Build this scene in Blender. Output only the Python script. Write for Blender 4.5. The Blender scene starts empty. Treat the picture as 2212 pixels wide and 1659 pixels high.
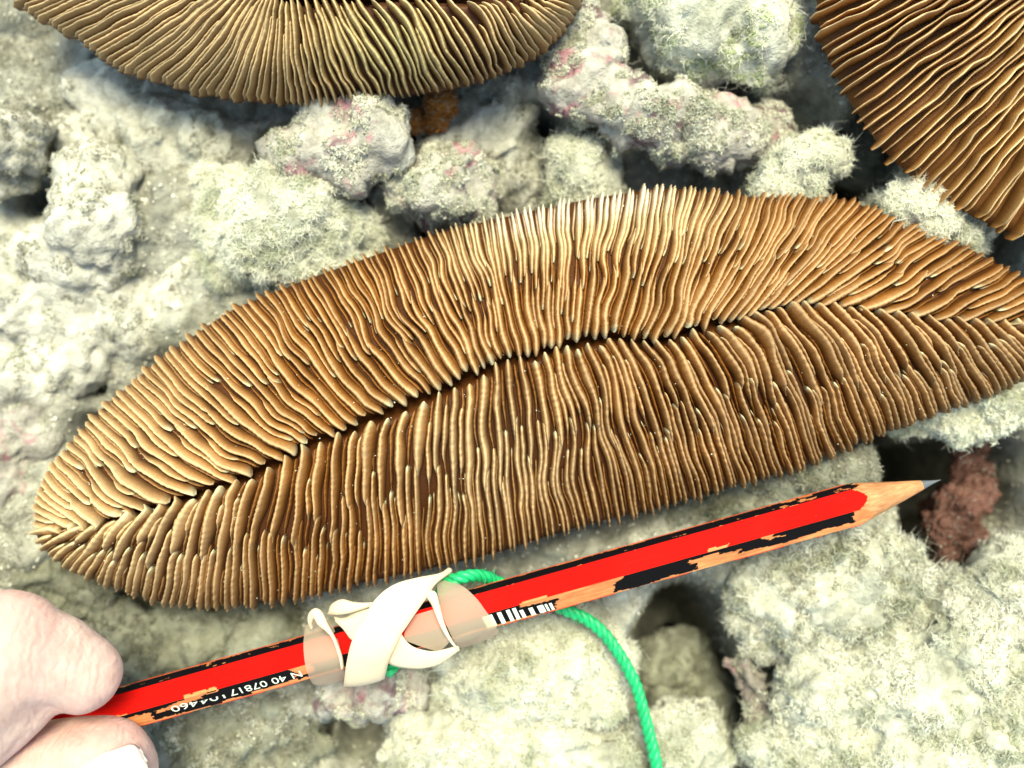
import bpy, bmesh, math, random
import numpy as np
from mathutils import Vector, Matrix

R = random.Random(11)
RN = np.random.default_rng(11)
sc = bpy.context.scene
C = sc.collection

# ------------------------------------------------------------------ camera
H = 0.180                      # camera height over the sand, metres (a close-up, looking straight down)
HFOV = math.radians(55)
KX = math.tan(HFOV / 2) / 1106.0
cam_d = bpy.data.cameras.new('camera')
cam = bpy.data.objects.new('camera', cam_d)
C.objects.link(cam)
cam.location = (0, 0, H)
cam_d.sensor_width = 36
cam_d.angle = HFOV
cam_d.clip_start = 0.005
cam_d.clip_end = 50
cam_d.dof.use_dof = True
cam_d.dof.focus_distance = H - 0.023
cam_d.dof.aperture_fstop = 9
sc.camera = cam

# ------------------------------------------------------------------ sky, sun, exposure
SUN_EL, SUN_AZ = math.radians(67), math.radians(8)       # azimuth clockwise from +Y (top of picture)
w = bpy.data.worlds.new('World'); sc.world = w; w.use_nodes = True
nt = w.node_tree; nt.nodes.clear()
sky = nt.nodes.new('ShaderNodeTexSky'); sky.sky_type = 'NISHITA'; sky.sun_disc = False
sky.sun_elevation = SUN_EL; sky.sun_rotation = SUN_AZ
bgn = nt.nodes.new('ShaderNodeBackground'); bgn.inputs['Strength'].default_value = 0.14
out = nt.nodes.new('ShaderNodeOutputWorld')
nt.links.new(sky.outputs[0], bgn.inputs[0]); nt.links.new(bgn.outputs[0], out.inputs[0])
sun_d = bpy.data.lights.new('sun', 'SUN'); sun_d.energy = 2.6; sun_d.angle = math.radians(24)
sun_d.color = (1.0, 0.965, 0.88)
sun = bpy.data.objects.new('sun', sun_d); C.objects.link(sun)
sdir = Vector((math.sin(SUN_AZ) * math.cos(SUN_EL), math.cos(SUN_AZ) * math.cos(SUN_EL), math.sin(SUN_EL)))
sun.rotation_euler = sdir.to_track_quat('Z', 'Y').to_euler()
sun.location = sdir * 2
sc.view_settings.view_transform = 'Standard'
sc.view_settings.look = 'None'
sc.view_settings.exposure = 1.72
sc.view_settings.gamma = 1
sc.render.engine = 'CYCLES'
sc.cycles.use_denoising = True
sc.cycles.max_bounces = 7
sc.cycles.diffuse_bounces = 5
sc.cycles.transparent_max_bounces = 12

# ------------------------------------------------------------------ helpers
def W(u, v, z):
    """a point of the 2212 x 1659 picture seen at height z"""
    k = KX * (H - z)
    return Vector(((u - 1106.0) * k, -(v - 829.5) * k, z))

def Wn(uv, z):
    k = KX * (H - z)
    return np.stack([(uv[..., 0] - 1106.0) * k, -(uv[..., 1] - 829.5) * k, z], -1)

def px(n, z=0.018):
    return n * KX * (H - z)

def _hash(ix, iy, iz):
    n = (ix * 374761393 + iy * 668265263 + iz * 2147483647 + 1013904223).astype(np.int64)
    n = (n ^ (n >> 13)) * 1274126177
    n = n ^ (n >> 16)
    return (n & 0xFFFF).astype(np.float64) / 32767.5 - 1.0

def noise3(p):
    p = np.asarray(p, float)
    i = np.floor(p).astype(np.int64); f = p - i
    f = f * f * f * (f * (f * 6 - 15) + 10)
    x, y, z = i[..., 0], i[..., 1], i[..., 2]
    fx, fy, fz = f[..., 0], f[..., 1], f[..., 2]
    def L(a, b, t): return a + (b - a) * t
    r = 0
    c = {}
    for dx in (0, 1):
        for dy in (0, 1):
            for dz in (0, 1):
                c[dx, dy, dz] = _hash(x + dx, y + dy, z + dz)
    return L(L(L(c[0,0,0], c[1,0,0], fx), L(c[0,1,0], c[1,1,0], fx), fy),
             L(L(c[0,0,1], c[1,0,1], fx), L(c[0,1,1], c[1,1,1], fx), fy), fz)

def fbm(p, oct=4, gain=0.5, lac=2.07):
    a, s, t = 1.0, 0, 0
    p = np.asarray(p, float)
    for k in range(oct):
        s = s + a * noise3(p + 17.3 * k); t += a
        p = p * lac; a *= gain
    return s / t

def smooth(x):
    x = np.clip(x, 0, 1)
    return x * x * (3 - 2 * x)

def mesh_np(name, verts, faces, mat=None, smooth_=True, attrs=None):
    """faces: list of int arrays, each (n, k)"""
    me = bpy.data.meshes.new(name)
    verts = np.ascontiguousarray(verts, np.float32)
    if isinstance(faces, np.ndarray): faces = [faces]
    faces = [np.asarray(f, np.int32) for f in faces if len(f)]
    nl = sum(f.size for f in faces); nf = sum(len(f) for f in faces)
    me.vertices.add(len(verts)); me.vertices.foreach_set('co', verts.ravel())
    me.loops.add(nl); me.loops.foreach_set('vertex_index', np.concatenate([f.ravel() for f in faces]))
    tot = np.concatenate([np.full(len(f), f.shape[1], np.int32) for f in faces])
    st = np.concatenate([[0], np.cumsum(tot)[:-1]]).astype(np.int32)
    me.polygons.add(nf)
    me.polygons.foreach_set('loop_start', st)
    me.polygons.foreach_set('use_smooth', np.full(nf, smooth_, bool))
    me.update(calc_edges=True)
    me.validate()
    if attrs:
        for k, val in attrs.items():
            val = np.asarray(val, np.float32)
            if val.ndim == 1:
                a = me.attributes.new(k, 'FLOAT', 'POINT'); a.data.foreach_set('value', val)
            else:
                a = me.attributes.new(k, 'FLOAT_VECTOR', 'POINT'); a.data.foreach_set('vector', val.ravel())
    if mat: me.materials.append(mat)
    return me

def obj(name, me, parent=None, **props):
    o = bpy.data.objects.new(name, me); C.objects.link(o)
    if parent is not None: o.parent = parent
    for k, val in props.items(): o[k] = val
    return o

def thing(name, label, cat, loc=(0, 0, 0), group=None):
    o = bpy.data.objects.new(name, None); C.objects.link(o)
    o.empty_display_size = 0.01
    o.location = loc
    o['label'] = label; o['category'] = cat
    if group: o['group'] = group
    return o

def grid_faces(nr, nc, base=0):
    i, j = np.meshgrid(np.arange(nr - 1), np.arange(nc - 1), indexing='ij')
    a = (i * nc + j).ravel() + base
    return np.stack([a, a + 1, a + nc + 1, a + nc], 1)

def interp_poly(pts, t):
    """pts: array (n, 1+d), column 0 is the parameter"""
    pts = np.asarray(pts, float)
    # smooth (monotone parameter) Catmull-Rom-like interpolation done as fine linear + box smoothing
    fine = np.linspace(0, 1, 801)
    cols = []
    for c in range(1, pts.shape[1]):
        y = np.interp(fine, pts[:, 0], pts[:, c])
        ker = np.hanning(41); ker /= ker.sum()
        pad = np.concatenate([2 * y[0] - y[20:0:-1], y, 2 * y[-1] - y[-2:-22:-1]])
        y = np.convolve(pad, ker, 'valid')
        cols.append(np.interp(t, fine, y))
    return np.stack(cols, -1)

def spline(pts, n):
    """Catmull-Rom through 3-D points, n samples"""
    P = np.asarray(pts, float)
    P = np.vstack([2 * P[0] - P[1], P, 2 * P[-1] - P[-2]])
    m = len(P) - 3
    t = np.linspace(0, m - 1e-9, n); i = t.astype(int); f = (t - i)[:, None]
    a, b, c, d = P[i], P[i + 1], P[i + 2], P[i + 3]
    return 0.5 * (2 * b + (c - a) * f + (2 * a - 5 * b + 4 * c - d) * f**2 + (3 * b - a - 3 * c + d) * f**3)

def tube(path, rad, k=10, cap=True):
    P = np.asarray(path, float); n = len(P)
    rad = np.broadcast_to(np.asarray(rad, float), (n,))
    T = np.gradient(P, axis=0); T /= np.linalg.norm(T, axis=1)[:, None] + 1e-12
    up = np.array([0, 0, 1.0]); 
    N = np.cross(up, T); l = np.linalg.norm(N, axis=1)
    N[l < 1e-3] = [1, 0, 0]; N /= np.linalg.norm(N, axis=1)[:, None]
    B = np.cross(T, N)
    a = np.linspace(0, 2 * np.pi, k, endpoint=False)
    V = P[:, None] + rad[:, None, None] * (np.cos(a)[None, :, None] * N[:, None] + np.sin(a)[None, :, None] * B[:, None])
    V = V.reshape(-1, 3)
    i, j = np.meshgrid(np.arange(n - 1), np.arange(k), indexing='ij')
    j2 = (j + 1) % k
    F = np.stack([i * k + j, i * k + j2, (i + 1) * k + j2, (i + 1) * k + j], -1).reshape(-1, 4)
    fs = [F]
    if cap:
        fs.append(np.array([list(range(k))[::-1]])); fs.append(np.array([list(range((n - 1) * k, n * k))]))
    return V, fs

# ------------------------------------------------------------------ materials
def mat(name):
    m = bpy.data.materials.new(name); m.use_nodes = True
    n = m.node_tree; n.nodes.clear()
    o = n.nodes.new('ShaderNodeOutputMaterial')
    return m, n, o

def node(n, typ, ins=None, **kw):
    x = n.nodes.new(typ)
    for k, val in kw.items(): setattr(x, k, val)
    for k, val in (ins or {}).items():
        if hasattr(val, 'is_linked') or hasattr(val, 'links'): n.links.new(val, x.inputs[k])
        else: x.inputs[k].default_value = val
    return x

def ramp(n, fac, stops, mode='LINEAR'):
    r = n.nodes.new('ShaderNodeValToRGB'); r.color_ramp.interpolation = mode
    el = r.color_ramp.elements
    while len(el) < len(stops): el.new(0.5)
    for e, (p, c) in zip(el, stops):
        e.position = p; e.color = (*c, 1) if len(c) == 3 else c
    if fac is not None: n.links.new(fac, r.inputs[0])
    return r.outputs[0]

def mix(n, a, b, fac, mode='MIX'):
    x = n.nodes.new('ShaderNodeMix'); x.data_type = 'RGBA'; x.blend_type = mode
    for key, val in ((0, fac), (6, a), (7, b)):
        if hasattr(val, 'links'): n.links.new(val, x.inputs[key])
        else: x.inputs[key].default_value = val if not isinstance(val, tuple) else ((*val, 1) if len(val) == 3 else val)
    return x.outputs[2]

def math_(n, op, a, b=0.0, c=None):
    x = n.nodes.new('ShaderNodeMath'); x.operation = op
    for k, val in enumerate((a, b, c)):
        if val is None: continue
        if hasattr(val, 'links'): n.links.new(val, x.inputs[k])
        else: x.inputs[k].default_value = val
    return x.outputs[0]

def objco(n, world=True):
    if world:
        return n.nodes.new('ShaderNodeNewGeometry').outputs['Position']
    return n.nodes.new('ShaderNodeTexCoord').outputs['Object']

def noise_n(n, co, scale, detail=4, rough=0.55, dist=0.0):
    x = node(n, 'ShaderNodeTexNoise', {'Scale': scale, 'Detail': detail, 'Roughness': rough, 'Distortion': dist})
    n.links.new(co, x.inputs['Vector'])
    return x.outputs['Fac']

def bump(n, h, strength, dist):
    b = node(n, 'ShaderNodeBump', {'Strength': strength, 'Distance': dist})
    n.links.new(h, b.inputs['Height'])
    return b.outputs[0]

def coral_material(name, crest, flank, valley, pale=None, white=None, rough=0.42, fleck=(0.68, 0.68, 0.44)):
    """h attribute: 0 at the foot of a ridge, 1 on its crest; tip: pale tentacle lobe; var: one value for each ridge"""
    m, n, o = mat(name)
    ah = node(n, 'ShaderNodeAttribute', attribute_name='h').outputs['Fac']
    at = node(n, 'ShaderNodeAttribute', attribute_name='tip').outputs['Fac']
    av = node(n, 'ShaderNodeAttribute', attribute_name='var').outputs['Fac']
    ap = node(n, 'ShaderNodeAttribute', attribute_name='pale').outputs['Fac']
    co = objco(n)
    n1 = noise_n(n, co, 2600, 3, 0.6)
    n2 = noise_n(n, co, 60, 3)
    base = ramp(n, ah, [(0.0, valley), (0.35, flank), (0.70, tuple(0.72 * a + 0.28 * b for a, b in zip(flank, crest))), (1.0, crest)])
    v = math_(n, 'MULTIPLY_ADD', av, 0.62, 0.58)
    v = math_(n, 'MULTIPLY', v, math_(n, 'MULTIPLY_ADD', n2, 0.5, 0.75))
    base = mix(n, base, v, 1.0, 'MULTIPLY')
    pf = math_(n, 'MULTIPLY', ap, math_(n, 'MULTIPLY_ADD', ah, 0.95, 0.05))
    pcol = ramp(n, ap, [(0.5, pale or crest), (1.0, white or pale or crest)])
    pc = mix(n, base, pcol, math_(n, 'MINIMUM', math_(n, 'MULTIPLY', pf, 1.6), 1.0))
    g = math_(n, 'MULTIPLY_ADD', n1, 0.55, 0.72)
    pc = mix(n, pc, g, 1.0, 'MULTIPLY')
    col = mix(n, pc, fleck, at)
    p = node(n, 'ShaderNodeBsdfPrincipled', {'Roughness': rough, 'Specular IOR Level': 0.12})
    n.links.new(col, p.inputs['Base Color'])
    n.links.new(bump(n, noise_n(n, co, 3200, 2, 0.6), 0.5, 0.00022), p.inputs['Normal'])
    n.links.new(p.outputs[0], o.inputs[0])
    return m

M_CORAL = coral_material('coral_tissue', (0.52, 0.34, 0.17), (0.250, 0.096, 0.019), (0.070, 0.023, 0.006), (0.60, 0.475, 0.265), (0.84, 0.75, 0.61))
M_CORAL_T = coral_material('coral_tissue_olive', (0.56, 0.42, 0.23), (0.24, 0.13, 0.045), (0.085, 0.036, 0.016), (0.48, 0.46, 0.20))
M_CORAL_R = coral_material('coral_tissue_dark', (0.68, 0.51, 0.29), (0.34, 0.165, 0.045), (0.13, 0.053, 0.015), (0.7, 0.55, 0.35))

def rock_material(name, c_light, c_dark, pink=0.0, olive=0.25):
    m, n, o = mat(name)
    co = objco(n)
    a = noise_n(n, co, 55, 5, 0.6)
    b = noise_n(n, co, 420, 4, 0.65)
    col = mix(n, c_dark, c_light, ramp(n, a, [(0.36, (0, 0, 0)), (0.62, (1, 1, 1))]))
    col = mix(n, col, (0.26, 0.27, 0.15), math_(n, 'MULTIPLY', ramp(n, noise_n(n, co, 38, 3), [(0.5, (0, 0, 0)), (0.75, (1, 1, 1))]), olive))
    if pink:
        v = noise_n(n, co, 150, 3, 0.6, 0.8)
        col = mix(n, col, (0.40, 0.13, 0.18), ramp(n, v, [(0.65 - 0.13 * pink, (0, 0, 0)), (0.74 - 0.1 * pink, (0.7, 0.7, 0.7))]))
        v2 = noise_n(n, co, 110, 3, 0.6, 0.3)
        col = mix(n, col, (0.13, 0.055, 0.075), ramp(n, v2, [(0.63 - 0.1 * pink, (0, 0, 0)), (0.72 - 0.1 * pink, (0.8, 0.8, 0.8))]))
    col = mix(n, col, ramp(n, b, [(0.3, (0.55, 0.55, 0.52)), (0.7, (1.15, 1.15, 1.12))]), 1.0, 'MULTIPLY')
    p = node(n, 'ShaderNodeBsdfPrincipled', {'Roughness': 0.9, 'Specular IOR Level': 0.15})
    n.links.new(col, p.inputs['Base Color'])
    hh = math_(n, 'ADD', b, noise_n(n, co, 1500, 3, 0.6))
    n.links.new(bump(n, hh, 0.8, 0.0006), p.inputs['Normal'])
    n.links.new(p.outputs[0], o.inputs[0])
    return m

M_GROUND = rock_material('sediment', (0.44, 0.43, 0.37), (0.22, 0.215, 0.18))
M_ROCK = rock_material('limestone', (0.58, 0.56, 0.49), (0.36, 0.345, 0.30))
M_ROCK_W = rock_material('limestone_white', (0.55, 0.54, 0.45), (0.30, 0.30, 0.24))
M_ROCK_G = rock_material('limestone_olive_shaded', (0.27, 0.27, 0.21), (0.13, 0.13, 0.10))  # darker olive limestone; shade of the low ground is put into its colour
M_ROCK_P = rock_material('limestone_coralline', (0.5, 0.48, 0.42), (0.32, 0.29, 0.26), pink=0.8)
M_ROCK_D = rock_material('limestone_dark', (0.30, 0.28, 0.24), (0.13, 0.10, 0.09), pink=0.5)

def turf_material(name, c1, c2):
    m, n, o = mat(name)
    v = node(n, 'ShaderNodeAttribute', attribute_name='var').outputs['Fac']
    co = objco(n)
    col = mix(n, c1, c2, v)
    col = mix(n, col, ramp(n, noise_n(n, co, 110, 4, 0.65), [(0.34, (0.62, 0.64, 0.54)), (0.55, (1.0, 1.0, 1.0))]), 1.0, 'MULTIPLY')
    d = node(n, 'ShaderNodeBsdfDiffuse', {'Color': col})
    t = node(n, 'ShaderNodeBsdfTranslucent', {'Color': col})
    x = node(n, 'ShaderNodeMixShader', {0: 0.5, 1: d.outputs[0], 2: t.outputs[0]})
    n.links.new(x.outputs[0], o.inputs[0])
    return m

M_TURF_W = turf_material('turf_white', (0.97, 0.96, 0.86), (0.80, 0.79, 0.66))
M_TURF_G = turf_material('turf_grey', (0.66, 0.63, 0.53), (0.33, 0.31, 0.25))
M_TURF_D = turf_material('turf_olive_shaded', (0.42, 0.42, 0.32), (0.17, 0.17, 0.125))  # olive turf darkened, with the shade around the rocks painted into its colour
M_TURF_Y = turf_material('turf_green', (0.62, 0.68, 0.40), (0.46, 0.55, 0.22))

def simple(name, col, rough=0.5, spec=0.12, sss=0.0, bscale=None, bstr=0.3, bdist=0.0002, var=0.0, vscale=200, sr=(1, .3, .15), ss=0.003):
    m, n, o = mat(name)
    co = objco(n)
    p = node(n, 'ShaderNodeBsdfPrincipled', {'Roughness': rough, 'Specular IOR Level': spec, 'Base Color': (*col, 1)})
    if var:
        f = ramp(n, noise_n(n, co, vscale, 4), [(0.3, (1 - var,) * 3), (0.7, (1 + var,) * 3)])
        n.links.new(mix(n, col, f, 1.0, 'MULTIPLY'), p.inputs['Base Color'])
    if sss:
        p.inputs['Subsurface Weight'].default_value = sss
        p.inputs['Subsurface Radius'].default_value = sr
        p.inputs['Subsurface Scale'].default_value = ss
    if bscale:
        n.links.new(bump(n, noise_n(n, co, bscale, 3), bstr, bdist), p.inputs['Normal'])
    n.links.new(p.outputs[0], o.inputs[0])
    return m

# ------------------------------------------------------------------ the sea bed
PITS = [  # picture position, radius, depth: hollows between the rubble
    (745, 455, 42, .034), (1165, 268, 50, .036), (1588, 212, 34, .034), (880, 262, 48, .034), (100, 330, 48, .034), (1890, 962, 75, .034), (2150, 1075, 85, .036),
    (1960, 965, 110, .034), (2110, 1120, 110, .034), (2060, 1180, 90, .03), (1490, 1390, 110, .024), (1500, 1460, 115, .026), (1545, 1530, 100, .026), (1590, 1600, 80, .026), (1610, 1660, 80, .026), (2010, 985, 90, .036), (2180, 1010, 80, .036), (2190, 1110, 70, .034),
    (640, 1620, 60, .014), (1850, 380, 60, .02), (1740, 250, 60, .014), (930, 470, 35, .016), (170, 935, 35, .012),
    (300, 1330, 150, .018), (520, 1345, 110, .016), (140, 1270, 80, .012), (1600, 1600, 70, .018), (2195, 1590, 60, .03), (1690, 1440, 55, .026), (1620, 1570, 60, .026), (1400, 1560, 50, .02), (900, 1560, 45, .02), (1330, 1560, 45, .02), (2030, 1330, 50, .024), (1990, 1530, 45, .02), (760, 1620, 60, .02), (330, 1500, 60, .02), (2160, 470, 90, .016), (20, 400, 40, .02),
    (1880, 330, 80, .018), (240, 150, 80, .012), (620, 250, 90, .010), (180, 830, 22, .010), (1930, 250, 90, .01), (450, 1400, 120, .008),
]
def ground_z(x, y):
    p = np.stack([x, y, np.zeros_like(x)], -1)
    z = -0.004 + 0.0095 * fbm(p * 30 + 3.1, 3) + 0.0050 * fbm(p * 95, 3) + 0.0018 * fbm(p * 330, 3)
    r = np.sqrt(x * x + y * y)
    z = z + 0.02 * smooth((r - 0.2) / 0.5) * fbm(p * 8, 3)
    for (u, v, rp, d) in PITS:
        c = W(u, v, 0.0); rr = px(rp, 0)
        q = ((x - c.x) ** 2 + (y - c.y) ** 2) / (rr * rr)
        z = z - 1.25 * d * np.exp(-q * q * 1.3)
    return z
xs = np.unique(np.concatenate([np.linspace(-0.125, 0.125, 430), np.sign(np.linspace(-1, 1, 60)) * (0.125 + 2.4 * np.abs(np.linspace(-1, 1, 60)) ** 2.5)]))
ys = np.unique(np.concatenate([np.linspace(-0.095, 0.095, 330), np.sign(np.linspace(-1, 1, 60)) * (0.095 + 2.4 * np.abs(np.linspace(-1, 1, 60)) ** 2.5)]))
GX, GY = np.meshgrid(xs, ys, indexing='xy')
GZ = ground_z(GX, GY)
me = mesh_np('ground', np.stack([GX, GY, GZ], -1).reshape(-1, 3), grid_faces(len(ys), len(xs)), M_GROUND)
ground = obj('ground', me, kind='structure', label='grey sediment of the sea bed between the rubble')

# unseen water sheet added above the camera; its tint pattern dapples and warms light
m, n, o = mat('water_dapple_tint')
co = objco(n)
wv = node(n, 'ShaderNodeTexVoronoi', {'Scale': 9.0, 'Smoothness': 0.6}, feature='SMOOTH_F1')
ad = node(n, 'ShaderNodeVectorMath', operation='ADD')
nz = node(n, 'ShaderNodeTexNoise', {'Scale': 7.0, 'Detail': 2.0}); n.links.new(co, nz.inputs['Vector'])
sc2 = node(n, 'ShaderNodeVectorMath', operation='SCALE'); sc2.inputs['Scale'].default_value = 0.12
n.links.new(nz.outputs['Color'], sc2.inputs[0])
n.links.new(co, ad.inputs[0]); n.links.new(sc2.outputs[0], ad.inputs[1]); n.links.new(ad.outputs[0], wv.inputs['Vector'])
cc = ramp(n, wv.outputs['Distance'], [(0.10, (0.71, 0.71, 0.56)), (0.45, (0.85, 0.845, 0.67)), (0.62, (1.0, 0.99, 0.81))])
tb = node(n, 'ShaderNodeBsdfTransparent', {'Color': cc})
n.links.new(tb.outputs[0], o.inputs[0])
gx = np.linspace(-2.4, 2.4, 60)
X, Y = np.meshgrid(gx, gx, indexing='xy')
Z = 0.42 + 0.012 * fbm(np.stack([X, Y, X * 0], -1) * 5, 3)
obj('water', mesh_np('water', np.stack([X, Y, Z], -1).reshape(-1, 3), grid_faces(60, 60), m), kind='structure', label='unseen tinted water sheet above the reef, added to dapple the light')

# ------------------------------------------------------------------ algal turf: short curled filaments
def turf_mesh(name, P, N, length, width, material, curl=1.5, up=0.1, var=None):
    n = len(P)
    if n == 0: return None
    d = N + RN.normal(0, 0.6, (n, 3)) + np.array([0, 0, up])
    d /= np.linalg.norm(d, axis=1)[:, None]
    L = length * RN.uniform(0.45, 1.25, n)[:, None]
    c = RN.normal(0, 1, (n, 3)); c -= (c * d).sum(1)[:, None] * d
    c /= np.linalg.norm(c, axis=1)[:, None] + 1e-9
    side = np.cross(d, RN.normal(0, 1, (n, 3))); side /= np.linalg.norm(side, axis=1)[:, None] + 1e-9
    wd = width * RN.uniform(0.6, 1.5, n)[:, None]
    e2 = np.cross(d, c)
    cv = curl * RN.uniform(0.1, 1.0, n)[:, None]
    vs = []
    for t, ww in ((0.0, 1.0), (0.36, 1.05), (0.72, 0.85)):
        b = P + d * L * t + c * L * cv * t * t * 0.8 - d * L * 0.35 * cv * t * t + e2 * L * cv * 0.35 * math.sin(4.5 * t)
        vs += [b - side * wd * ww * 0.5, b + side * wd * ww * 0.5]
    t = 1.0
    vs.append(P + d * L * t + c * L * cv * 0.9 - d * L * 0.45 * cv)
    V = np.stack(vs, 1)
    base = (np.arange(n) * 7)[:, None]
    q = np.concatenate([base + np.array([0, 1, 3, 2]), base + np.array([2, 3, 5, 4])])
    tr = base + np.array([4, 5, 6])
    var = np.repeat(RN.random(n) if var is None else 0.5 * var + 0.5 * RN.random(n), 7)
    return mesh_np(name, V.reshape(-1, 3), [q, tr], material, False, {'var': var})

_oct = np.array([[1, 0, 0], [-1, 0, 0], [0, 1, 0], [0, -1, 0], [0, 0, 1], [0, 0, -1]], float)
_octf = np.array([[0, 2, 4], [2, 1, 4], [1, 3, 4], [3, 0, 4], [2, 0, 5], [1, 2, 5], [3, 1, 5], [0, 3, 5]])
def crumb_mesh(name, P, N, size, material):
    n = len(P)
    sz = size * RN.uniform(0.4, 1.5, n)[:, None, None] * RN.uniform(0.55, 1.35, (n, 6, 1))
    th = RN.uniform(0, 6.28, n); ca, sa = np.cos(th)[:, None], np.sin(th)[:, None]
    b = np.repeat(_oct[None], n, 0) + RN.normal(0, 0.25, (n, 6, 3))
    b = np.stack([b[..., 0] * ca - b[..., 1] * sa, b[..., 0] * sa + b[..., 1] * ca, b[..., 2]], -1)
    V = (P + N * size * RN.uniform(0.2, 2.6, n)[:, None])[:, None] + b * sz
    F = (_octf[None] + (np.arange(n) * 6)[:, None, None]).reshape(-1, 3)
    return mesh_np(name, V.reshape(-1, 3), F, material, False, {'var': np.repeat(RN.random(n), 6)})

def sample_mesh(V, F, count):
    """F triangles"""
    a, b, c = V[F[:, 0]], V[F[:, 1]], V[F[:, 2]]
    nn = np.cross(b - a, c - a); ar = np.linalg.norm(nn, axis=1)
    k = RN.choice(len(F), count, p=ar / ar.sum())
    r1, r2 = RN.random(count), RN.random(count)
    f = r1 + r2 > 1; r1[f] = 1 - r1[f]; r2[f] = 1 - r2[f]
    P = a[k] + (b - a)[k] * r1[:, None] + (c - a)[k] * r2[:, None]
    return P, nn[k] / (ar[k][:, None] + 1e-15)

# ------------------------------------------------------------------ blobs fused into one skin (rocks, sponges, the hand)
_ico = {}
def ico(sub):
    if sub not in _ico:
        b = bmesh.new(); bmesh.ops.create_icosphere(b, subdivisions=sub, radius=1)
        b.verts.ensure_lookup_table()
        _ico[sub] = (np.array([x.co[:] for x in b.verts]), np.array([[q.index for q in f.verts] for f in b.faces]))
        b.free()
    return _ico[sub]

def fuse(parts, voxel, relax=3):
    """parts: list of (V, F) closed triangle/quad shells -> one remeshed surface (V, T)"""
    Vs, Fs, k = [], [], 0
    for V, F in parts:
        F = [F] if isinstance(F, np.ndarray) else F
        for f in F: Fs += (np.asarray(f) + k).tolist()
        Vs.append(V); k += len(V)
    me = bpy.data.meshes.new('tmp'); me.from_pydata(np.vstack(Vs).tolist(), [], Fs); me.update()
    o = bpy.data.objects.new('tmp', me); C.objects.link(o)
    r = o.modifiers.new('r', 'REMESH'); r.mode = 'VOXEL'; r.voxel_size = voxel; r.use_smooth_shade = True
    if relax:
        s = o.modifiers.new('s', 'SMOOTH'); s.iterations = relax; s.factor = 0.5
    dg = bpy.context.evaluated_depsgraph_get(); dg.update()
    e = o.evaluated_get(dg); m2 = e.to_mesh()
    V = np.empty(len(m2.vertices) * 3, np.float32); m2.vertices.foreach_get('co', V); V = V.reshape(-1, 3).astype(float)
    m2.calc_loop_triangles()
    T = np.empty(len(m2.loop_triangles) * 3, np.int32); m2.loop_triangles.foreach_get('vertices', T); T = T.reshape(-1, 3)
    N = np.empty(len(m2.vertices) * 3, np.float32); m2.vertices.foreach_get('normal', N); N = N.reshape(-1, 3).astype(float)
    e.to_mesh_clear(); bpy.data.objects.remove(o); bpy.data.meshes.remove(me)
    return V, T, N

def capsule(p0, p1, r0, r1, k=20, flat=1.0):
    p0, p1 = np.array(p0, float), np.array(p1, float)
    d = p1 - p0; L = np.linalg.norm(d); d = d / L
    ts, rs = [], []
    for a in np.linspace(-math.pi / 2, 0, 6)[1:]: ts.append(r0 * math.sin(a)); rs.append(r0 * math.cos(a))
    for f in np.linspace(0, 1, 6)[1:-1]: ts.append(L * f); rs.append(r0 + (r1 - r0) * f)
    for a in np.linspace(0, math.pi / 2, 6)[:-1]: ts.append(L + r1 * math.sin(a)); rs.append(r1 * math.cos(a))
    path = p0 + np.array(ts)[:, None] * d
    V, F = tube(path, np.array(rs), k)
    return V, F

def rock(label, blobs, material, turf=None, amp=0.0026, freq=120, voxel=0.0010, name='reef_rock', cat='rock', crumbs=0.38):
    """blobs: (u, v, z, radius in picture px[, flatten])"""
    parts = []
    for bb in blobs:
        u, v, z, r = bb[:4]; fl = bb[4] if len(bb) > 4 else 0.8
        V, F = ico(3)
        rr = px(r, z)
        c = np.array(W(u, v, z))
        parts.append((V * np.array([rr, rr, rr * fl]) + c, F))
    V, T, N = fuse(parts, voxel, 4)
    off = R.random() * 50
    V = V + N * (amp * 2.1 * fbm(V * freq * 0.5 + off, 3) + amp * 1.1 * (0.35 - np.abs(fbm(V * freq * 1.1 + off * 2, 2))) + amp * 1.3 * fbm(V * freq * 1.9 + off, 4, 0.65))[:, None]
    c = V.mean(0); base = np.array([c[0], c[1], V[:, 2].min()])
    t = thing(name, label, cat, base)
    o = obj('stone', mesh_np('stone', V - base, T, material), t)
    if turf:
        for (tm, dens, ln, wd, cover) in turf:
            a, b, cc2 = V[T[:, 0]], V[T[:, 1]], V[T[:, 2]]
            area = np.linalg.norm(np.cross(b - a, cc2 - a), axis=1).sum() / 2
            P, Nn = sample_mesh(V, T, int(area * 1e6 * dens))
            lim = np.abs(P[:, 0]) < 0.105
            keep = (Nn[:, 2] > -0.15) & lim & (np.abs(P[:, 1]) < 0.082) & (fbm(P * 170 + off, 2) > cover)
            P, Nn = P[keep], Nn[keep]
            cl = noise3(P * 620 + off) + 0.5 * noise3(P * 1500 + off)
            k2 = cl > -0.08; P, Nn, cl = P[k2], Nn[k2], cl[k2]
            tmesh = turf_mesh('algae_turf', P - base, Nn, ln * (0.65 + 0.8 * np.clip(cl, 0, 1))[:, None], wd, tm, var=np.clip(0.55 - 0.55 * cl, 0, 1))
            if tmesh: obj('algae_turf', tmesh, t, kind='stuff')
            if crumbs and len(P):
                kc = RN.random(len(P)) < crumbs
                obj('trapped_sediment', crumb_mesh('trapped_sediment', P[kc] - base, Nn[kc], .00016, tm), t, kind='stuff')
    return t
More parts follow.
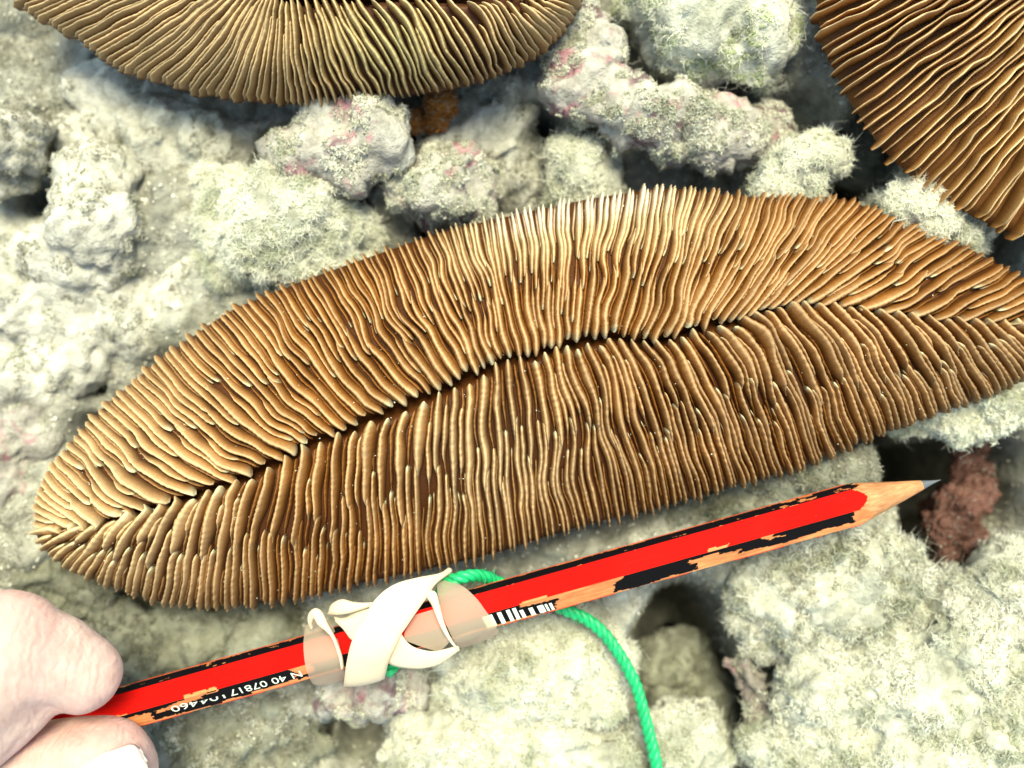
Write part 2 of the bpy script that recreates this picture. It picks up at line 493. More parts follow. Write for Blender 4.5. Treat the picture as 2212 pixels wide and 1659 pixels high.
#--ROCKS
TW = lambda d=9, l=.0026, c=-0.25: (M_TURF_W, d * 2.0, l * 0.52, .00013, c)
TL = lambda d=2.4, l=.0029, c=-0.3: (M_TURF_W, d, l, .000085, c)      # sparse long wisps
TG = lambda d=8, l=.0019, c=-0.1: (M_TURF_G, d * 1.6, l * 0.52, .00013, c)
TD = lambda d=8, l=.0019, c=-0.1: (M_TURF_D, d * 1.6, l * 0.52, .00013, c)
TY = lambda d=4, l=.0020, c=0.1: (M_TURF_Y, d * 1.6, l * 0.65, .00017, c)
rock('finger of dead coral with pink spots and white fuzz above the fluffy white mound',
     [(665, 345, .006, 70), (730, 315, .009, 78), (800, 285, .010, 66), (835, 300, .008, 50), (685, 388, .004, 50)], M_ROCK_P, [TW(7, .0018, 0.0), TG(3, .0016)])
rock('fluffy white algae-covered mound just above the long brown coral',
     [(520, 470, .002, 105), (600, 500, .004, 120), (675, 540, .003, 85), (520, 545, .0, 90), (620, 580, .0, 85), (760, 545, -.001, 60), (470, 420, .0, 60)], M_ROCK_W, [TL(), TW(16, .0032, -0.6)])
rock('small pale lumpy rock beside a dark hole, right of the pink-spotted finger',
     [(880, 395, .002, 70), (960, 380, .005, 78), (1020, 385, .002, 58), (872, 445, -.004, 48), (930, 440, -.002, 55)], M_ROCK_P, [TW(8, .0016, -0.2), TG(3)])
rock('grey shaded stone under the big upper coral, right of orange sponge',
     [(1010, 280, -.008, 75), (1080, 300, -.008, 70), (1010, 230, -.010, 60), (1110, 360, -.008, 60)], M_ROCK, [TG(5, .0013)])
rock('long bent branch of dead coral with purple flecks, crossing the upper middle',
     [(1250, 60, .002, 60), (1245, 130, .004, 65), (1265, 200, .006, 70), (1330, 235, .008, 66), (1400, 250, .008, 72), (1470, 275, .007, 74), (1540, 300, .006, 72), (1610, 300, .004, 62), (1680, 300, .001, 48), (1290, 150, .004, 60)],
     M_ROCK_P, [TW(9, .0018, -0.1), TG(6, .0018)])
rock('pale block of stone with yellow-green algae at the top edge',
     [(1420, -10, .004, 90), (1520, 20, .008, 110), (1600, 60, .008, 90), (1520, 110, .004, 80), (1630, 140, .001, 50), (1640, 60, .004, 60), (1440, 60, .002, 60), (1648, 192, -.001, 38), (1535, 140, .0, 48)],
     M_ROCK_W, [TL(), TW(9, .0019, -0.1), TY(5, .0018, 0.05)])
rock('small white tufted lump touching the coral below the purple-flecked branch',
     [(1700, 405, .006, 50), (1760, 370, .008, 56), (1790, 350, .008, 42), (1730, 430, .006, 50)], M_ROCK_W, [TL(), TW(22, .0026, -0.8)])
rock('bright white fluffy lump wedged between two corals by the right edge',
     [(1960, 430, .008, 55), (2030, 460, .008, 60), (2080, 500, .006, 45), (1930, 470, .005, 45), (1990, 500, .004, 50)], M_ROCK_W, [TL(), TW(24, .0028, -0.8)])
rock('little round pale stone close above the middle of the long coral',
     [(1250, 385, -.002, 52), (1290, 400, -.002, 45), (1210, 410, -.004, 40)], M_ROCK_W, [TL(), TW(10, .0015, -0.3)])
rock('smooth sandy boulder with pimpled top at the upper left',
     [(208, 388, .000, 95), (210, 470, .002, 110), (160, 560, -.002, 100), (240, 540, -.002, 90), (190, 310, -.006, 70)], M_ROCK, [TG(5, .0011, -0.05), TW(2, .001, .1)], amp=.0014, freq=200)
rock('mossy grey knob poking in at the left edge below the upper coral',
     [(20, 310, .002, 70), (60, 290, .002, 50), (10, 380, -.002, 50), (-40, 330, .0, 80)], M_ROCK, [TG(9, .0018, -0.3)])
rock('low grey hummock dusted with sand left of the long coral',
     [(60, 640, -.006, 130), (160, 720, -.006, 120), (280, 680, -.006, 110), (60, 800, -.008, 110), (380, 620, -.006, 90)], M_ROCK, [TG(4, .0010, -0.05), TW(2, .001, .1)], amp=.0016, freq=180)
rock('sandy slope with grey fuzz under the left half of the upper coral',
     [(330, 260, -.006, 110), (450, 290, -.006, 100), (540, 290, -.007, 80), (240, 210, -.008, 90), (600, 240, -.009, 70)], M_ROCK, [TG(4, .0015, 0.0)])
rock('purple-stained stone at the left edge beside the coral tip',
     [(20, 960, -.004, 90), (60, 1030, -.006, 60), (0, 1080, -.004, 80), (50, 920, -.006, 60)], M_ROCK_P, [TW(2.5, .0012, 0.1)])
rock('grey-green fuzzy stone between the thumb and the coral',
     [(300, 1400, -.010, 110), (420, 1380, -.010, 100), (560, 1360, -.010, 90), (170, 1290, -.008, 70), (60, 1240, -.006, 70)], M_ROCK_G, [TD(7, .002, -0.1), TG(2, .0022, .1)])
rock('pink and white crusted stone directly beneath the rubber band',
     [(740, 1490, .002, 75), (810, 1490, .003, 70), (870, 1500, .001, 55), (770, 1530, .0, 50)], M_ROCK_P, [TW(7, .0018, 0.05), TG(4)])
rock('pale woolly rock left of the green cord, below the barcode',
     [(1020, 1440, .0, 90), (1110, 1450, .003, 100), (1200, 1430, .002, 90), (1270, 1460, .0, 75), (1060, 1500, .0, 70), (1180, 1500, .0, 70), (1180, 1370, -.002, 50)], M_ROCK_W, [TL(), TW(13, .0026, -0.4), TG(5)])
rock('broad pale mossy rock at the bottom edge left of the green cord',
     [(960, 1610, .0, 90), (1080, 1620, .002, 100), (1200, 1600, .002, 85), (1300, 1640, .0, 80), (1180, 1680, .0, 90), (880, 1660, -.003, 70)], M_ROCK_W, [TL(), TW(11, .0025, -0.3), TG(4)])
rock('mottled grey-green rock at the bottom edge beside the thumb',
     [(430, 1560, -.004, 90), (520, 1600, -.003, 100), (610, 1560, -.004, 80), (480, 1660, -.003, 100), (590, 1660, -.004, 80), (680, 1600, -.006, 55)], M_ROCK_G, [TW(4, .0022, 0.08), TG(5, .002, -0.2), TD(4)])
rock('low fuzzy rock at the bottom right of the green cord',
     [(1460, 1630, -.001, 80), (1520, 1640, -.003, 60), (1440, 1690, .0, 80)], M_ROCK_W, [TL(), TW(10, .0024, -0.3), TG(4)])
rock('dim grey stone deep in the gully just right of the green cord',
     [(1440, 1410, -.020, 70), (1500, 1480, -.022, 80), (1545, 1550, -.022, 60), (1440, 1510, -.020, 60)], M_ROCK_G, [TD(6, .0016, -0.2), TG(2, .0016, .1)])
rock('shaggy pale rock just below the sharpened end of the pencil',
     [(1660, 1230, .000, 85), (1760, 1190, .002, 90), (1860, 1195, .003, 88), (1930, 1230, .003, 85), (1820, 1280, .004, 100), (1720, 1300, .001, 85), (1920, 1310, .001, 75), (1640, 1350, -.003, 55)],
     M_ROCK_W, [TL(), TW(9, .0025, -0.1), TG(6, .0026, -0.2), TD(4, .0028, .0)])
rock('dark maroon crusted lump between shaggy rocks right of the cord',
     [(1620, 1480, -.002, 60), (1650, 1520, -.003, 50), (1590, 1440, -.003, 45)], M_ROCK_D, [TW(4, .0018, 0.15)])
rock('great white mossy mound filling the bottom right corner',
     [(1800, 1480, .002, 130), (1950, 1480, .005, 140), (2080, 1430, .007, 130), (1800, 1600, .002, 120), (1960, 1620, .004, 140), (2120, 1580, .005, 120), (1700, 1600, .0, 80), (2200, 1480, .006, 110), (1720, 1680, .0, 90)],
     M_ROCK_W, [TL(), TW(14, .0027, -0.2), TG(4, .0024), TD(2.5, .0026, .1)])
rock('mossy rock at the right edge below the brown sponge',
     [(2200, 1260, .004, 85), (2140, 1320, .003, 80), (2240, 1330, .005, 100)], M_ROCK_W, [TL(), TW(9, .0024, -0.1), TG(7, .0022, -0.2)])
rock('pale fuzzy shelf of rock under the right end of the long coral',
     [(1960, 890, .000, 60), (2050, 900, .002, 60), (2140, 890, .003, 70), (2220, 870, .003, 75)], M_ROCK_W, [TL(), TW(13, .0024, -0.4)])
rock('grey-green algae ledge between the coral and the pencil point',
     [(1560, 1080, -.002, 55), (1650, 1060, .000, 60), (1740, 1040, .001, 60), (1810, 1025, .001, 55), (1470, 1100, -.004, 50)], M_ROCK_G, [TG(8, .0026, -0.3), TD(5, .0026, -0.3)])
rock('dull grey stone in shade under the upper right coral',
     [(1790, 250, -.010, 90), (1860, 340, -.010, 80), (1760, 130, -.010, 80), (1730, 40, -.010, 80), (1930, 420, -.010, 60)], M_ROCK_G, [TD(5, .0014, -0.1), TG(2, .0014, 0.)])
rock('pale grey cobble in the hollow left of the bent branch',
     [(1100, 215, -.008, 50), (1150, 350, -.010, 45), (1085, 180, -.008, 55)], M_ROCK, [TG(5, .0014, 0.0)])
rock('flat grey stone under the left tip of the long coral',
     [(60, 1200, -.008, 60), (150, 1300, -.010, 70), (80, 1140, -.009, 60)], M_ROCK_G, [TD(5, .0016, 0.0)])

# turf and grains on the sediment itself
def ground_normals(x, y):
    e = 0.0006
    return np.stack([-(ground_z(x + e, y) - ground_z(x - e, y)) / (2 * e), -(ground_z(x, y + e) - ground_z(x, y - e)) / (2 * e), np.ones_like(x)], -1)
n_ = 120000
x = RN.uniform(-0.108, 0.108, n_); y = RN.uniform(-0.083, 0.083, n_)
keep = fbm(np.stack([x, y, x * 0], -1) * 60 + 9, 3) > -0.12
x, y = x[keep], y[keep]
N_ = ground_normals(x, y); N_ /= np.linalg.norm(N_, axis=1)[:, None]
obj('algae_turf', turf_mesh('algae_turf', np.stack([x, y, ground_z(x, y)], -1), N_, .0010, .00017, M_TURF_G), kind='stuff',
    label='short grey algae fuzz growing on the sediment', category='algae')
n_ = 9000
x = RN.uniform(-0.108, 0.108, n_); y = RN.uniform(-0.083, 0.083, n_)
V0, F0 = ico(1)
sz = RN.uniform(.00012, .00042, n_)
Vv = (V0[None] * (1 + 0.3 * RN.normal(0, 1, (n_, len(V0), 1)).clip(-1, 1)) * sz[:, None, None] + np.stack([x, y, ground_z(x, y)], -1)[:, None]).reshape(-1, 3)
Fv = (F0[None] + (np.arange(n_) * len(V0))[:, None, None]).reshape(-1, 3)
obj('sand', mesh_np('sand', Vv, Fv, simple('grain', (0.5, 0.48, 0.4), 0.8, var=0.35, vscale=900), False), kind='stuff',
    label='coarse pale sand grains strewn over the sediment', category='sand')

# ------------------------------------------------------------------ mushroom corals
class Side:
    """one flank of a coral: lanes run from the mouth furrow A(s) to the rim M(s); pts rows: s, Ax, Ay, Mx, My, hook along the furrow (px)"""
    def __init__(self, pts, seed, axis=None):
        self.pts = np.array(pts, float); self.seed = seed
        self.axis = None
        if axis is not None:
            a_ = np.array(axis, float); a_ = np.column_stack([(a_[:, 0] - a_[0, 0]) / (a_[-1, 0] - a_[0, 0]), a_])
            self.axis = interp_poly(a_, np.linspace(0, 1, 400))
        s = np.linspace(0, 1, 600)
        q = interp_poly(self.pts, s)
        d = np.hypot(*np.diff(q[:, 2:4], axis=0).T)
        self.cum = np.concatenate([[0], np.cumsum(d)]); self.sg = s
        self.rim = self.cum[-1]
    def s_at(self, l): return np.interp(l, self.cum, self.sg)
    def path(self, s, v, warp=1.0):
        s = np.asarray(s, float); v = np.asarray(v, float)
        q = interp_poly(self.pts, np.clip(s, 0, 1))
        A, M, hk = q[..., 0:2].copy(), q[..., 2:4], q[..., 4:5]
        if self.axis is not None: A[..., 1] = np.interp(A[..., 0], self.axis[:, 0], self.axis[:, 1])
        e = 0.01
        Tq = interp_poly(self.pts, np.clip(s + e, 0, 1))[..., 0:2] - interp_poly(self.pts, np.clip(s - e, 0, 1))[..., 0:2]
        T = Tq / (np.linalg.norm(Tq, axis=-1)[..., None] + 1e-6)
        P1 = A + (M - A) * 0.22 + T * hk * 1.5
        P2 = A + (M - A) * 0.66 + T * hk * 0.35
        v_ = v[..., None]
        B = A * (1 - v_)**3 + 3 * P1 * v_ * (1 - v_)**2 + 3 * P2 * v_**2 * (1 - v_) + M * v_**3
        if warp:
            p = np.stack([B[..., 0] / 95.0, B[..., 1] / 130.0, np.full(B.shape[:-1], self.seed)], -1)
            g = fbm(p, 2)[..., None]
            am = np.minimum(v_ * 6, 1) * np.minimum((1 - v_) * 4 + 0.15, 1)
            B = B + T * g * 20 * warp * am
        return B

class Coral:
    def __init__(self, sides, ztop, zrim, endpow=6, furrow=.0024, warp=1.0, zend=0.5):
        self.sides, self.ztop, self.zrim, self.ep, self.fu, self.warp, self.zend = sides, ztop, zrim, endpow, furrow, warp, zend
    def z(self, side, s, v):
        e = 1 - np.abs(2 * s - 1) ** self.ep
        zt = self.zrim + (self.ztop - self.zrim) * (self.zend + (1 - self.zend) * e)
        z = self.zrim + (zt - self.zrim) * np.clip(1 - np.clip(v, 0, 1.2) ** 2.3, -0.5, 1)
        z = z - self.fu * np.exp(-(v / 0.045) ** 2) * (1 - 0.8 * smooth((s - 0.74) / 0.1))
        uv = self.sides[side].path(s, v, 0)
        z = z + 0.0011 * fbm(np.stack([uv[..., 0] / 140., uv[..., 1] / 140., np.zeros(uv.shape[:-1])], -1), 2) * np.clip(v * 4, 0, 1)
        return z
    def pos(self, side, s, v, lift=0.0):
        z = self.z(side, s, v)
        uv = self.sides[side].path(s, v, self.warp)
        p = Wn(uv, z + lift)
        p[..., 2] = z
        return p
    def body(self, lift):
        Vs, Fs, k, hs = [], [], 0, []
        for sd in range(len(self.sides)):
            ns, vv = 170, np.concatenate([np.linspace(0, 0.12, 9)[:-1], np.linspace(0.12, 0.985, 26)])
            S, Vg = np.meshgrid(np.linspace(0, 1, ns), vv, indexing='ij')
            P = self.pos(sd, S, Vg, lift)
            # underside: tuck the rim down and inwards, towards the sea bed
            edge = P[:, -1]; mid = self.pos(sd, np.full(ns, 0.5), np.zeros(ns), lift)
            ctr = self.pos(sd, np.linspace(0.06, 0.94, ns), np.full(ns, 0.0), lift)
            rows = [P]
            for f, dz in ((0.02, -.0015), (0.10, -.0035), (0.30, -.007), (0.6, -.011), (1.0, -.012)):
                q = edge * (1 - f) + ctr * f; q[:, 2] = self.zrim + dz
                rows.append(q[:, None])
            G = np.concatenate(rows, 1); nc = G.shape[1]
            f = grid_faces(ns, nc, k)
            if sd == 1: f = f[:, ::-1]
            Fs.append(f); Vs.append(G.reshape(-1, 3)); k += ns * nc
        V = np.vstack(Vs)
        return V, np.vstack(Fs)
    def ridge(self, sd, s, v0, v1, w0, h0, lift, tip=1.0, wob=3.0, pale=0.0, palefn=None, rimw=0.58, teeth=1.4, blunt=0.3, hue=1.0, tone=0, rng=R):
        S = self.sides[sd]
        p0 = S.path(np.array([s]), np.array([v0])); p1 = S.path(np.array([s]), np.array([v1]))
        Lp = float(np.linalg.norm(p1 - p0)) + 1
        n = int(np.clip(Lp / 3.6, 10, 60))
        t = np.linspace(0, 1, n)
        v = v0 + (v1 - v0) * t
        ph = rng.uniform(0, 6.28); f1 = rng.uniform(0.6, 1.4) * Lp / 170 
        q = interp_poly(S.pts, np.array([max(s - .004, 0), min(s + .004, 1)]))
        lane = np.linalg.norm(q[1] - q[0]) / .008  # px for unit s, roughly
        ds = (wob * np.sin(t * f1 * 6.28 + ph) + 0.4 * wob * np.sin(t * f1 * 15 + 2 * ph)) / max(lane, 300) * np.clip(t * 5, 0, 1) * np.clip((1 - t) * 4, 0.2, 1)
        P = self.pos(sd, np.full(n, s) + ds, v, lift)
        T = np.gradient(P, axis=0); T /= np.linalg.norm(T, axis=1)[:, None] + 1e-12
        up = np.array([0, 0, 1.0]); 
        Nl = np.cross(T, up); Nl /= np.linalg.norm(Nl, axis=1)[:, None] + 1e-9
        Nu = np.cross(Nl, T); Nu = 0.5 * Nu + 0.5 * up; Nu /= np.linalg.norm(Nu, axis=1)[:, None]
        ei = np.sqrt(np.clip(t * Lp / 11.0, 0, 1)); eo = smooth((1 - t) * Lp / (30 if v1 < 0.93 else 16))
        bul = 0.74 + 0.42 * np.sin(np.clip(t, 0, 1) ** (0.62 if v0 < 0.1 else 0.85) * math.pi) + 0.13 * np.sin(t * f1 * 9 + ph * 3)
        wpx = w0 * (1 - (1 - rimw) * v) * bul * (0.45 + 0.55 * ei) * (blunt + (1 - blunt) * eo)
        wm = px(wpx, self.ztop)
        jt = np.array([rng.uniform(-1, 1) for _ in range(n)])
        h = h0 * (0.55 + 0.45 * ei) * (0.45 + 0.55 * eo) * (1 - 0.28 * v) * (1 + 0.08 * np.sin(t * f1 * 7 + ph))
        prof = [(-1.25, -0.5), (-1.0, 0.05), (-0.74, 0.50), (-0.34, 0.90), (0, 1.0), (0.34, 0.90), (0.74, 0.50), (1.0, 0.05), (1.25, -0.5)]
        um = float(S.path(np.array([s]), np.array([0.5]), 0)[0, 0])
        lean = np.sign(Nl[:, 0]) * np.clip((um - 1100.0) / 600.0, -1, 1) * 0.42 * wm * tone
        Vs = []
        for (a, b) in prof:
            hb = h * b
            wj = wm * a
            if b > 0.8:
                hb = hb + teeth * 0.00013 * jt * (1 if a == 0 else 0.5)
                wj = wj * (1 + 0.16 * teeth * np.roll(jt, 3))
            Vs.append(P + Nl * (wj + lean * max(b, 0) ** 1.3)[:, None] + Nu * hb[:, None])
        V = np.stack(Vs, 1); k = len(prof)
        F = grid_faces(n, k)
        caps = np.array([list(range(k)), list(range((n - 1) * k, n * k))[::-1]])
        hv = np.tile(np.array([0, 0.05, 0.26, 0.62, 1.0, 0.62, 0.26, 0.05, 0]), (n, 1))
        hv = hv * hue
        tp = np.zeros((n, k))
        if tip > 0:
            tp = (np.exp(-(t * Lp / rng.uniform(4.5, 10.5)) ** 2) * tip * rng.uniform(0.45, 1.0))[:, None] * np.clip(hv * 2.5, 0, 1)
        pl = np.zeros(n) + pale
        if palefn is not None:
            uv = S.path(np.full(n, s), v, 0)
            pl = pl + palefn(uv[:, 0], uv[:, 1], v)
        pl = np.tile(np.clip(pl, 0, 1)[:, None], (1, k))
        va = np.full(n * k, float(np.clip(0.35 + 0.45 * (rng.random() - 0.5) + 0.35 * (1 - um / 1500.0) * tone + (0.3 if not tone else 0), 0, 1)))
        return V.reshape(-1, 3), [F, caps], dict(h=hv.ravel(), tip=tp.ravel(), pale=pl.ravel(), var=va), Lp * w0

def build_coral(label, coral, specs, material, lift, maxparts=295, in_view=None):
    V, F = coral.body(lift)
    c = V.mean(0); base = np.array([c[0], c[1], V[:, 2].min()])
    t = thing('mushroom_coral', label, 'coral', base)
    nv = len(V)
    obj('body', mesh_np('body', V - base, F, material, True, dict(h=np.zeros(nv), tip=np.zeros(nv), pale=np.zeros(nv), var=np.full(nv, .5))), t)
    made = []
    for sp in specs:
        made.append(coral.ridge(lift=lift, **sp))
    def seen(V):
        m = V.mean(0); k = KX * (H - m[2]); return abs(m[0] / k) < 1125 and abs(m[1] / k) < 850
    order = sorted(range(len(made)), key=lambda i: -(made[i][3] * (1 if seen(made[i][0]) else 0)))
    parts = [i for i in order[:maxparts] if seen(made[i][0])]
    for i in parts:
        V, F, at, _ = made[i]
        obj('ridge', mesh_np('ridge', V - base, F, material, True, at), t)
    rest = [i for i in range(len(made)) if i not in set(parts)]
    if rest:
        Vs, Fq, k = [], [], 0; caps = []; at = {a: [] for a in ('h', 'tip', 'pale', 'var')}
        for i in rest:
            V, F, a_, _ = made[i]
            Vs.append(V); Fq.append(F[0] + k); caps.append(F[1] + k); k += len(V)
            for a in at: at[a].append(a_[a])
        obj('small_ridges', mesh_np('small_ridges', np.vstack(Vs) - base, [np.vstack(Fq), np.vstack(caps)], material, True, {a: np.concatenate(x) for a, x in at.items()}), t, kind='stuff')
    return t

# ---- the long brown coral
up = [ # s, A, M, hook
 (0.00, 120, 1144, 64, 1138, 0), (0.03, 170, 1140, 70, 1075, -5), (0.07, 225, 1130, 100, 1010, -18), (0.13, 340, 1095, 150, 948, -30), (0.19, 460, 1056, 205, 882, -34),
 (0.27, 600, 1000, 320, 785, -34), (0.35, 740, 934, 480, 668, -30), (0.42, 860, 880, 650, 598, -24), (0.48, 970, 836, 800, 545, -16), (0.54, 1060, 792, 960, 490, -8),
 (0.59, 1140, 764, 1090, 460, 0), (0.64, 1230, 745, 1250, 425, 4), (0.70, 1360, 738, 1440, 394, 8), (0.76, 1490, 712, 1620, 418, 10), (0.82, 1610, 684, 1810, 416, 14),
 (0.87, 1720, 652, 1960, 466, 18), (0.91, 1830, 658, 2080, 515, 18), (0.95, 2000, 684, 2190, 580, 12), (0.98, 2160, 694, 2290, 640, 6), (1.0, 2270, 706, 2340, 705, 0)]
lo = [
 (0.00, 120, 1144, 64, 1150, 0), (0.03, 180, 1142, 82, 1190, -4), (0.07, 240, 1130, 140, 1236, -8), (0.12, 320, 1102, 225, 1272, -14), (0.18, 430, 1068, 350, 1314, -20),
 (0.25, 550, 1022, 510, 1318, -22), (0.32, 680, 956, 650, 1300, -20), (0.39, 800, 910, 780, 1268, -18), (0.46, 930, 856, 920, 1240, -14), (0.53, 1050, 800, 1070, 1205, -8),
 (0.60, 1180, 762, 1240, 1150, 4), (0.67, 1310, 735, 1430, 1104, 14), (0.74, 1450, 726, 1590, 1054, 22), (0.80, 1580, 694, 1740, 1016, 30), (0.86, 1710, 660, 1880, 952, 34),
 (0.91, 1850, 666, 2010, 905, 28), (0.95, 2000, 688, 2130, 866, 18), (0.98, 2150, 698, 2260, 800, 8), (1.0, 2270, 708, 2340, 715, 0)]
AX = [(110, 1146), (170, 1141), (215, 1135), (300, 1106), (380, 1084), (480, 1050), (560, 1020), (620, 985), (690, 952), (750, 930), (820, 900), (880, 872), (950, 846), (1010, 812), (1080, 786), (1130, 766),
      (1200, 754), (1260, 736), (1310, 724), (1370, 744), (1440, 735), (1520, 702), (1590, 690), (1650, 666), (1720, 650), (1800, 656), (1900, 672), (2000, 686), (2100, 692), (2212, 698), (2280, 708)]
main = Coral([Side(up, 1.7, AX), Side(lo, 8.3, AX)], .0235, .0100, 6, .0026, 1.0, 0.35)
LIFT = .0018
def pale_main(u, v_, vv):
    a = 0.82 * np.exp(-((u - 1250) / 290) ** 4) * smooth((vv - 0.48) / 0.5) * (v_ < 700)      # sun dapple on the upper rim, painted as whitened tissue
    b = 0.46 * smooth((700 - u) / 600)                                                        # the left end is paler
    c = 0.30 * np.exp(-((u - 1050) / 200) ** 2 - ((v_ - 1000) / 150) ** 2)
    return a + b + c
specs = []
WOB = 1.1
for sd in (0, 1):
    S = main.sides[sd]
    lanes, l = [], 6.0
    while l < S.rim - 4:
        lanes.append(l)
        f = l / S.rim
        l += (19.5 - 4.3 * smooth((f - 0.25) / 0.25) + 5.5 * smooth((f - 0.74) / 0.12)) if sd == 0 else (20.5 - 5.0 * smooth((f - 0.3) / 0.35))
    for i, l in enumerate(lanes):
        sp = 16.0 if sd == 0 else 18.0
        s = float(S.s_at(l + sp * R.uniform(-.10, .10)))
        ds = 0.35 * sp / S.rim
        endz = min(s, 1 - s)
        if i % 2 == 0:
            v0 = R.uniform(0.030, 0.075) if s < 0.8 else R.uniform(0.0, 0.04); wide = 1.4 if R.random() < 0.07 else R.uniform(0.85, 1.2)
            if R.random() < (0.88 if s > 0.40 or sd == 1 else 0.5) and endz > 0.05:
                vb = R.uniform(0.44, 0.74)
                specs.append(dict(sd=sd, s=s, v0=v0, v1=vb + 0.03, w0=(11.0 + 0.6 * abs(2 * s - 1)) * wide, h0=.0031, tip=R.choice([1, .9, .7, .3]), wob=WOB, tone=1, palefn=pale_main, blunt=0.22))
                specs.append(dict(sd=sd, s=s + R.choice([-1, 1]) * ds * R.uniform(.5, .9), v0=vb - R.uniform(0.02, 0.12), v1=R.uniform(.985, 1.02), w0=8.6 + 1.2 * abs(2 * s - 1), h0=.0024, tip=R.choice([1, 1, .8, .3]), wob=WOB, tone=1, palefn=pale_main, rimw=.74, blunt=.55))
            else:
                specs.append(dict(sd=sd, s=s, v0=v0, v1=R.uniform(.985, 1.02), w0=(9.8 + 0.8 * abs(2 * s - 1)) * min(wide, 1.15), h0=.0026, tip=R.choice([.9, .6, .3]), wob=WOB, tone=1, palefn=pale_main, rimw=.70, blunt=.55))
        else:
            v0 = R.choice([R.uniform(.10, .2), R.uniform(0.25, 0.5), R.uniform(.4, .62)])
            if endz < 0.05: v0 = R.uniform(.3, .6)
            if v0 < .3 and R.random() < 0.8:
                vb = R.uniform(.42, .62)
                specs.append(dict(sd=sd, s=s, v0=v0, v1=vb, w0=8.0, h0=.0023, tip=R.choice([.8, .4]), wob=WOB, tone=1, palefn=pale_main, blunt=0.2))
                v0 = vb + R.uniform(0.03, .14)
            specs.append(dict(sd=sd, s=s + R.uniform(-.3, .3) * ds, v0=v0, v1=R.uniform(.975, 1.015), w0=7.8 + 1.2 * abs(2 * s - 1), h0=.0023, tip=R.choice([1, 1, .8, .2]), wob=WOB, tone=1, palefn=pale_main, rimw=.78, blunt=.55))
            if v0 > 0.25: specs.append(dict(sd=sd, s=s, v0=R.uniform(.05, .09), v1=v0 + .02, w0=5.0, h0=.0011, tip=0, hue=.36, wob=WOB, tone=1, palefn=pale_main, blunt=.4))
        s2 = float(S.s_at(l + sp * 0.5))
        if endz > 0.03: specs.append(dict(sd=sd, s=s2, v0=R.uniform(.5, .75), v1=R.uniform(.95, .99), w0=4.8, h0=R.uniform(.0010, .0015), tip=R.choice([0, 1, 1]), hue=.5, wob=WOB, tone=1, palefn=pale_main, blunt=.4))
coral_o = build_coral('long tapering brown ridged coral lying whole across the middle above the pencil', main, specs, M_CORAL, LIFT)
P = np.concatenate([main.pos(sd, RN.uniform(.02, .97, 330), RN.uniform(.02, .95, 330), LIFT) for sd in (0, 1)])
P[:, 2] += RN.uniform(.0004, .0024, len(P))
obj('sediment_specks', crumb_mesh('sediment_specks', P - np.array(coral_o.location), np.zeros_like(P), .000085, M_TURF_W), coral_o, kind='stuff')

# ---- the upper coral, cut by the top edge
dn = [(0.0, 160, -150, 10, -60, 0), (0.06, 300, -110, 25, 10, 0), (0.14, 420, -70, 130, 62, 6), (0.22, 510, -32, 250, 150, 6), (0.32, 565, -12, 420, 200, 4), (0.42, 598, 0, 560, 216, 0),
      (0.50, 640, 0, 690, 222, 0), (0.58, 720, -4, 830, 206, 10), (0.67, 850, -8, 970, 186, 18), (0.76, 980, -4, 1080, 158, 18), (0.84, 1080, 2, 1165, 115, 14), (0.91, 1140, 8, 1215, 70, 8), (0.96, 1185, 0, 1252, 15, 4), (1.0, 1190, -20, 1268, -45, 0)]
upo = [(s, ax, ay, (mx - 640) * 0.97 + 640, -60 - 1.1 * (my + 60) - 60, -hk) for s, ax, ay, mx, my, hk in dn]
upo[0] = (0.0, 160, -150, 10, -62, 0); upo[-1] = (1.0, 1190, -20, 1268, -48, 0)
AXT = [(d_[1], d_[2]) for d_ in dn]
top = Coral([Side(upo, 4.4, AXT), Side(dn, 3.1, AXT)], .0225, .0105, 6, .0030, 0.55, 0.4)
specs = []
def pale_top(u, v_, vv): return 0.35 * np.exp(-((u - 840) / 130) ** 2 - ((v_ - 90) / 90) ** 2)
for sd in (0, 1):
    S = top.sides[sd]; nl = int(S.rim / 15.5)
    for i in range(nl):
        s = float(S.s_at((i + 0.5 + R.uniform(-.15, .15)) / nl * S.rim))
        if i % 2 == 0:
            specs.append(dict(sd=sd, s=s, v0=R.uniform(.03, .08), v1=R.uniform(.98, 1.02), w0=7.6 * R.uniform(.8, 1.2), h0=.0034, tip=.15, rimw=.95, wob=2.4, palefn=pale_top, blunt=.5, teeth=.8))
        else:
            specs.append(dict(sd=sd, s=s, v0=R.choice([R.uniform(.06, .15), R.uniform(.15, .45)]), v1=R.uniform(.97, 1.01), w0=6.4, h0=.0027, tip=.1, rimw=.95, wob=1.8, palefn=pale_top, blunt=.5, teeth=.8))
build_coral('tan ridged coral cut off by the top edge, its ridges fanning from one point', top, specs, M_CORAL_T, LIFT)

# ---- the upper right coral
rt = [(0.0, 2520, -420, 1860, -420, 0), (0.12, 2530, -370, 1790, -200, 0), (0.25, 2545, -340, 1762, -30, 0), (0.36, 2565, -315, 1775, 90, -4), (0.46, 2590, -290, 1830, 205, -8), (0.56, 2615, -270, 1905, 318, -10),
      (0.66, 2640, -250, 2005, 412, -10), (0.76, 2665, -235, 2130, 482, -8), (0.88, 2700, -215, 2320, 550, 0), (1.0, 2740, -200, 2560, 580, 0)]
rb = [(s, ax, ay, 2 * 2640 - mx + 30, -560 - my, 0) for s, ax, ay, mx, my, hk in rt]
rb[0] = (0.0, 2520, -420, 1866, -424, 0)
rb = [(s, rt[k][1], rt[k][2], *q, 0) for k, (s, q) in enumerate(zip([r_[0] for r_ in rt], [(1866, -424), (1950, -620), (2120, -800), (2350, -920), (2600, -960), (2850, -900), (3080, -720), (3200, -420), (3150, 0), (2564, 582)]))]
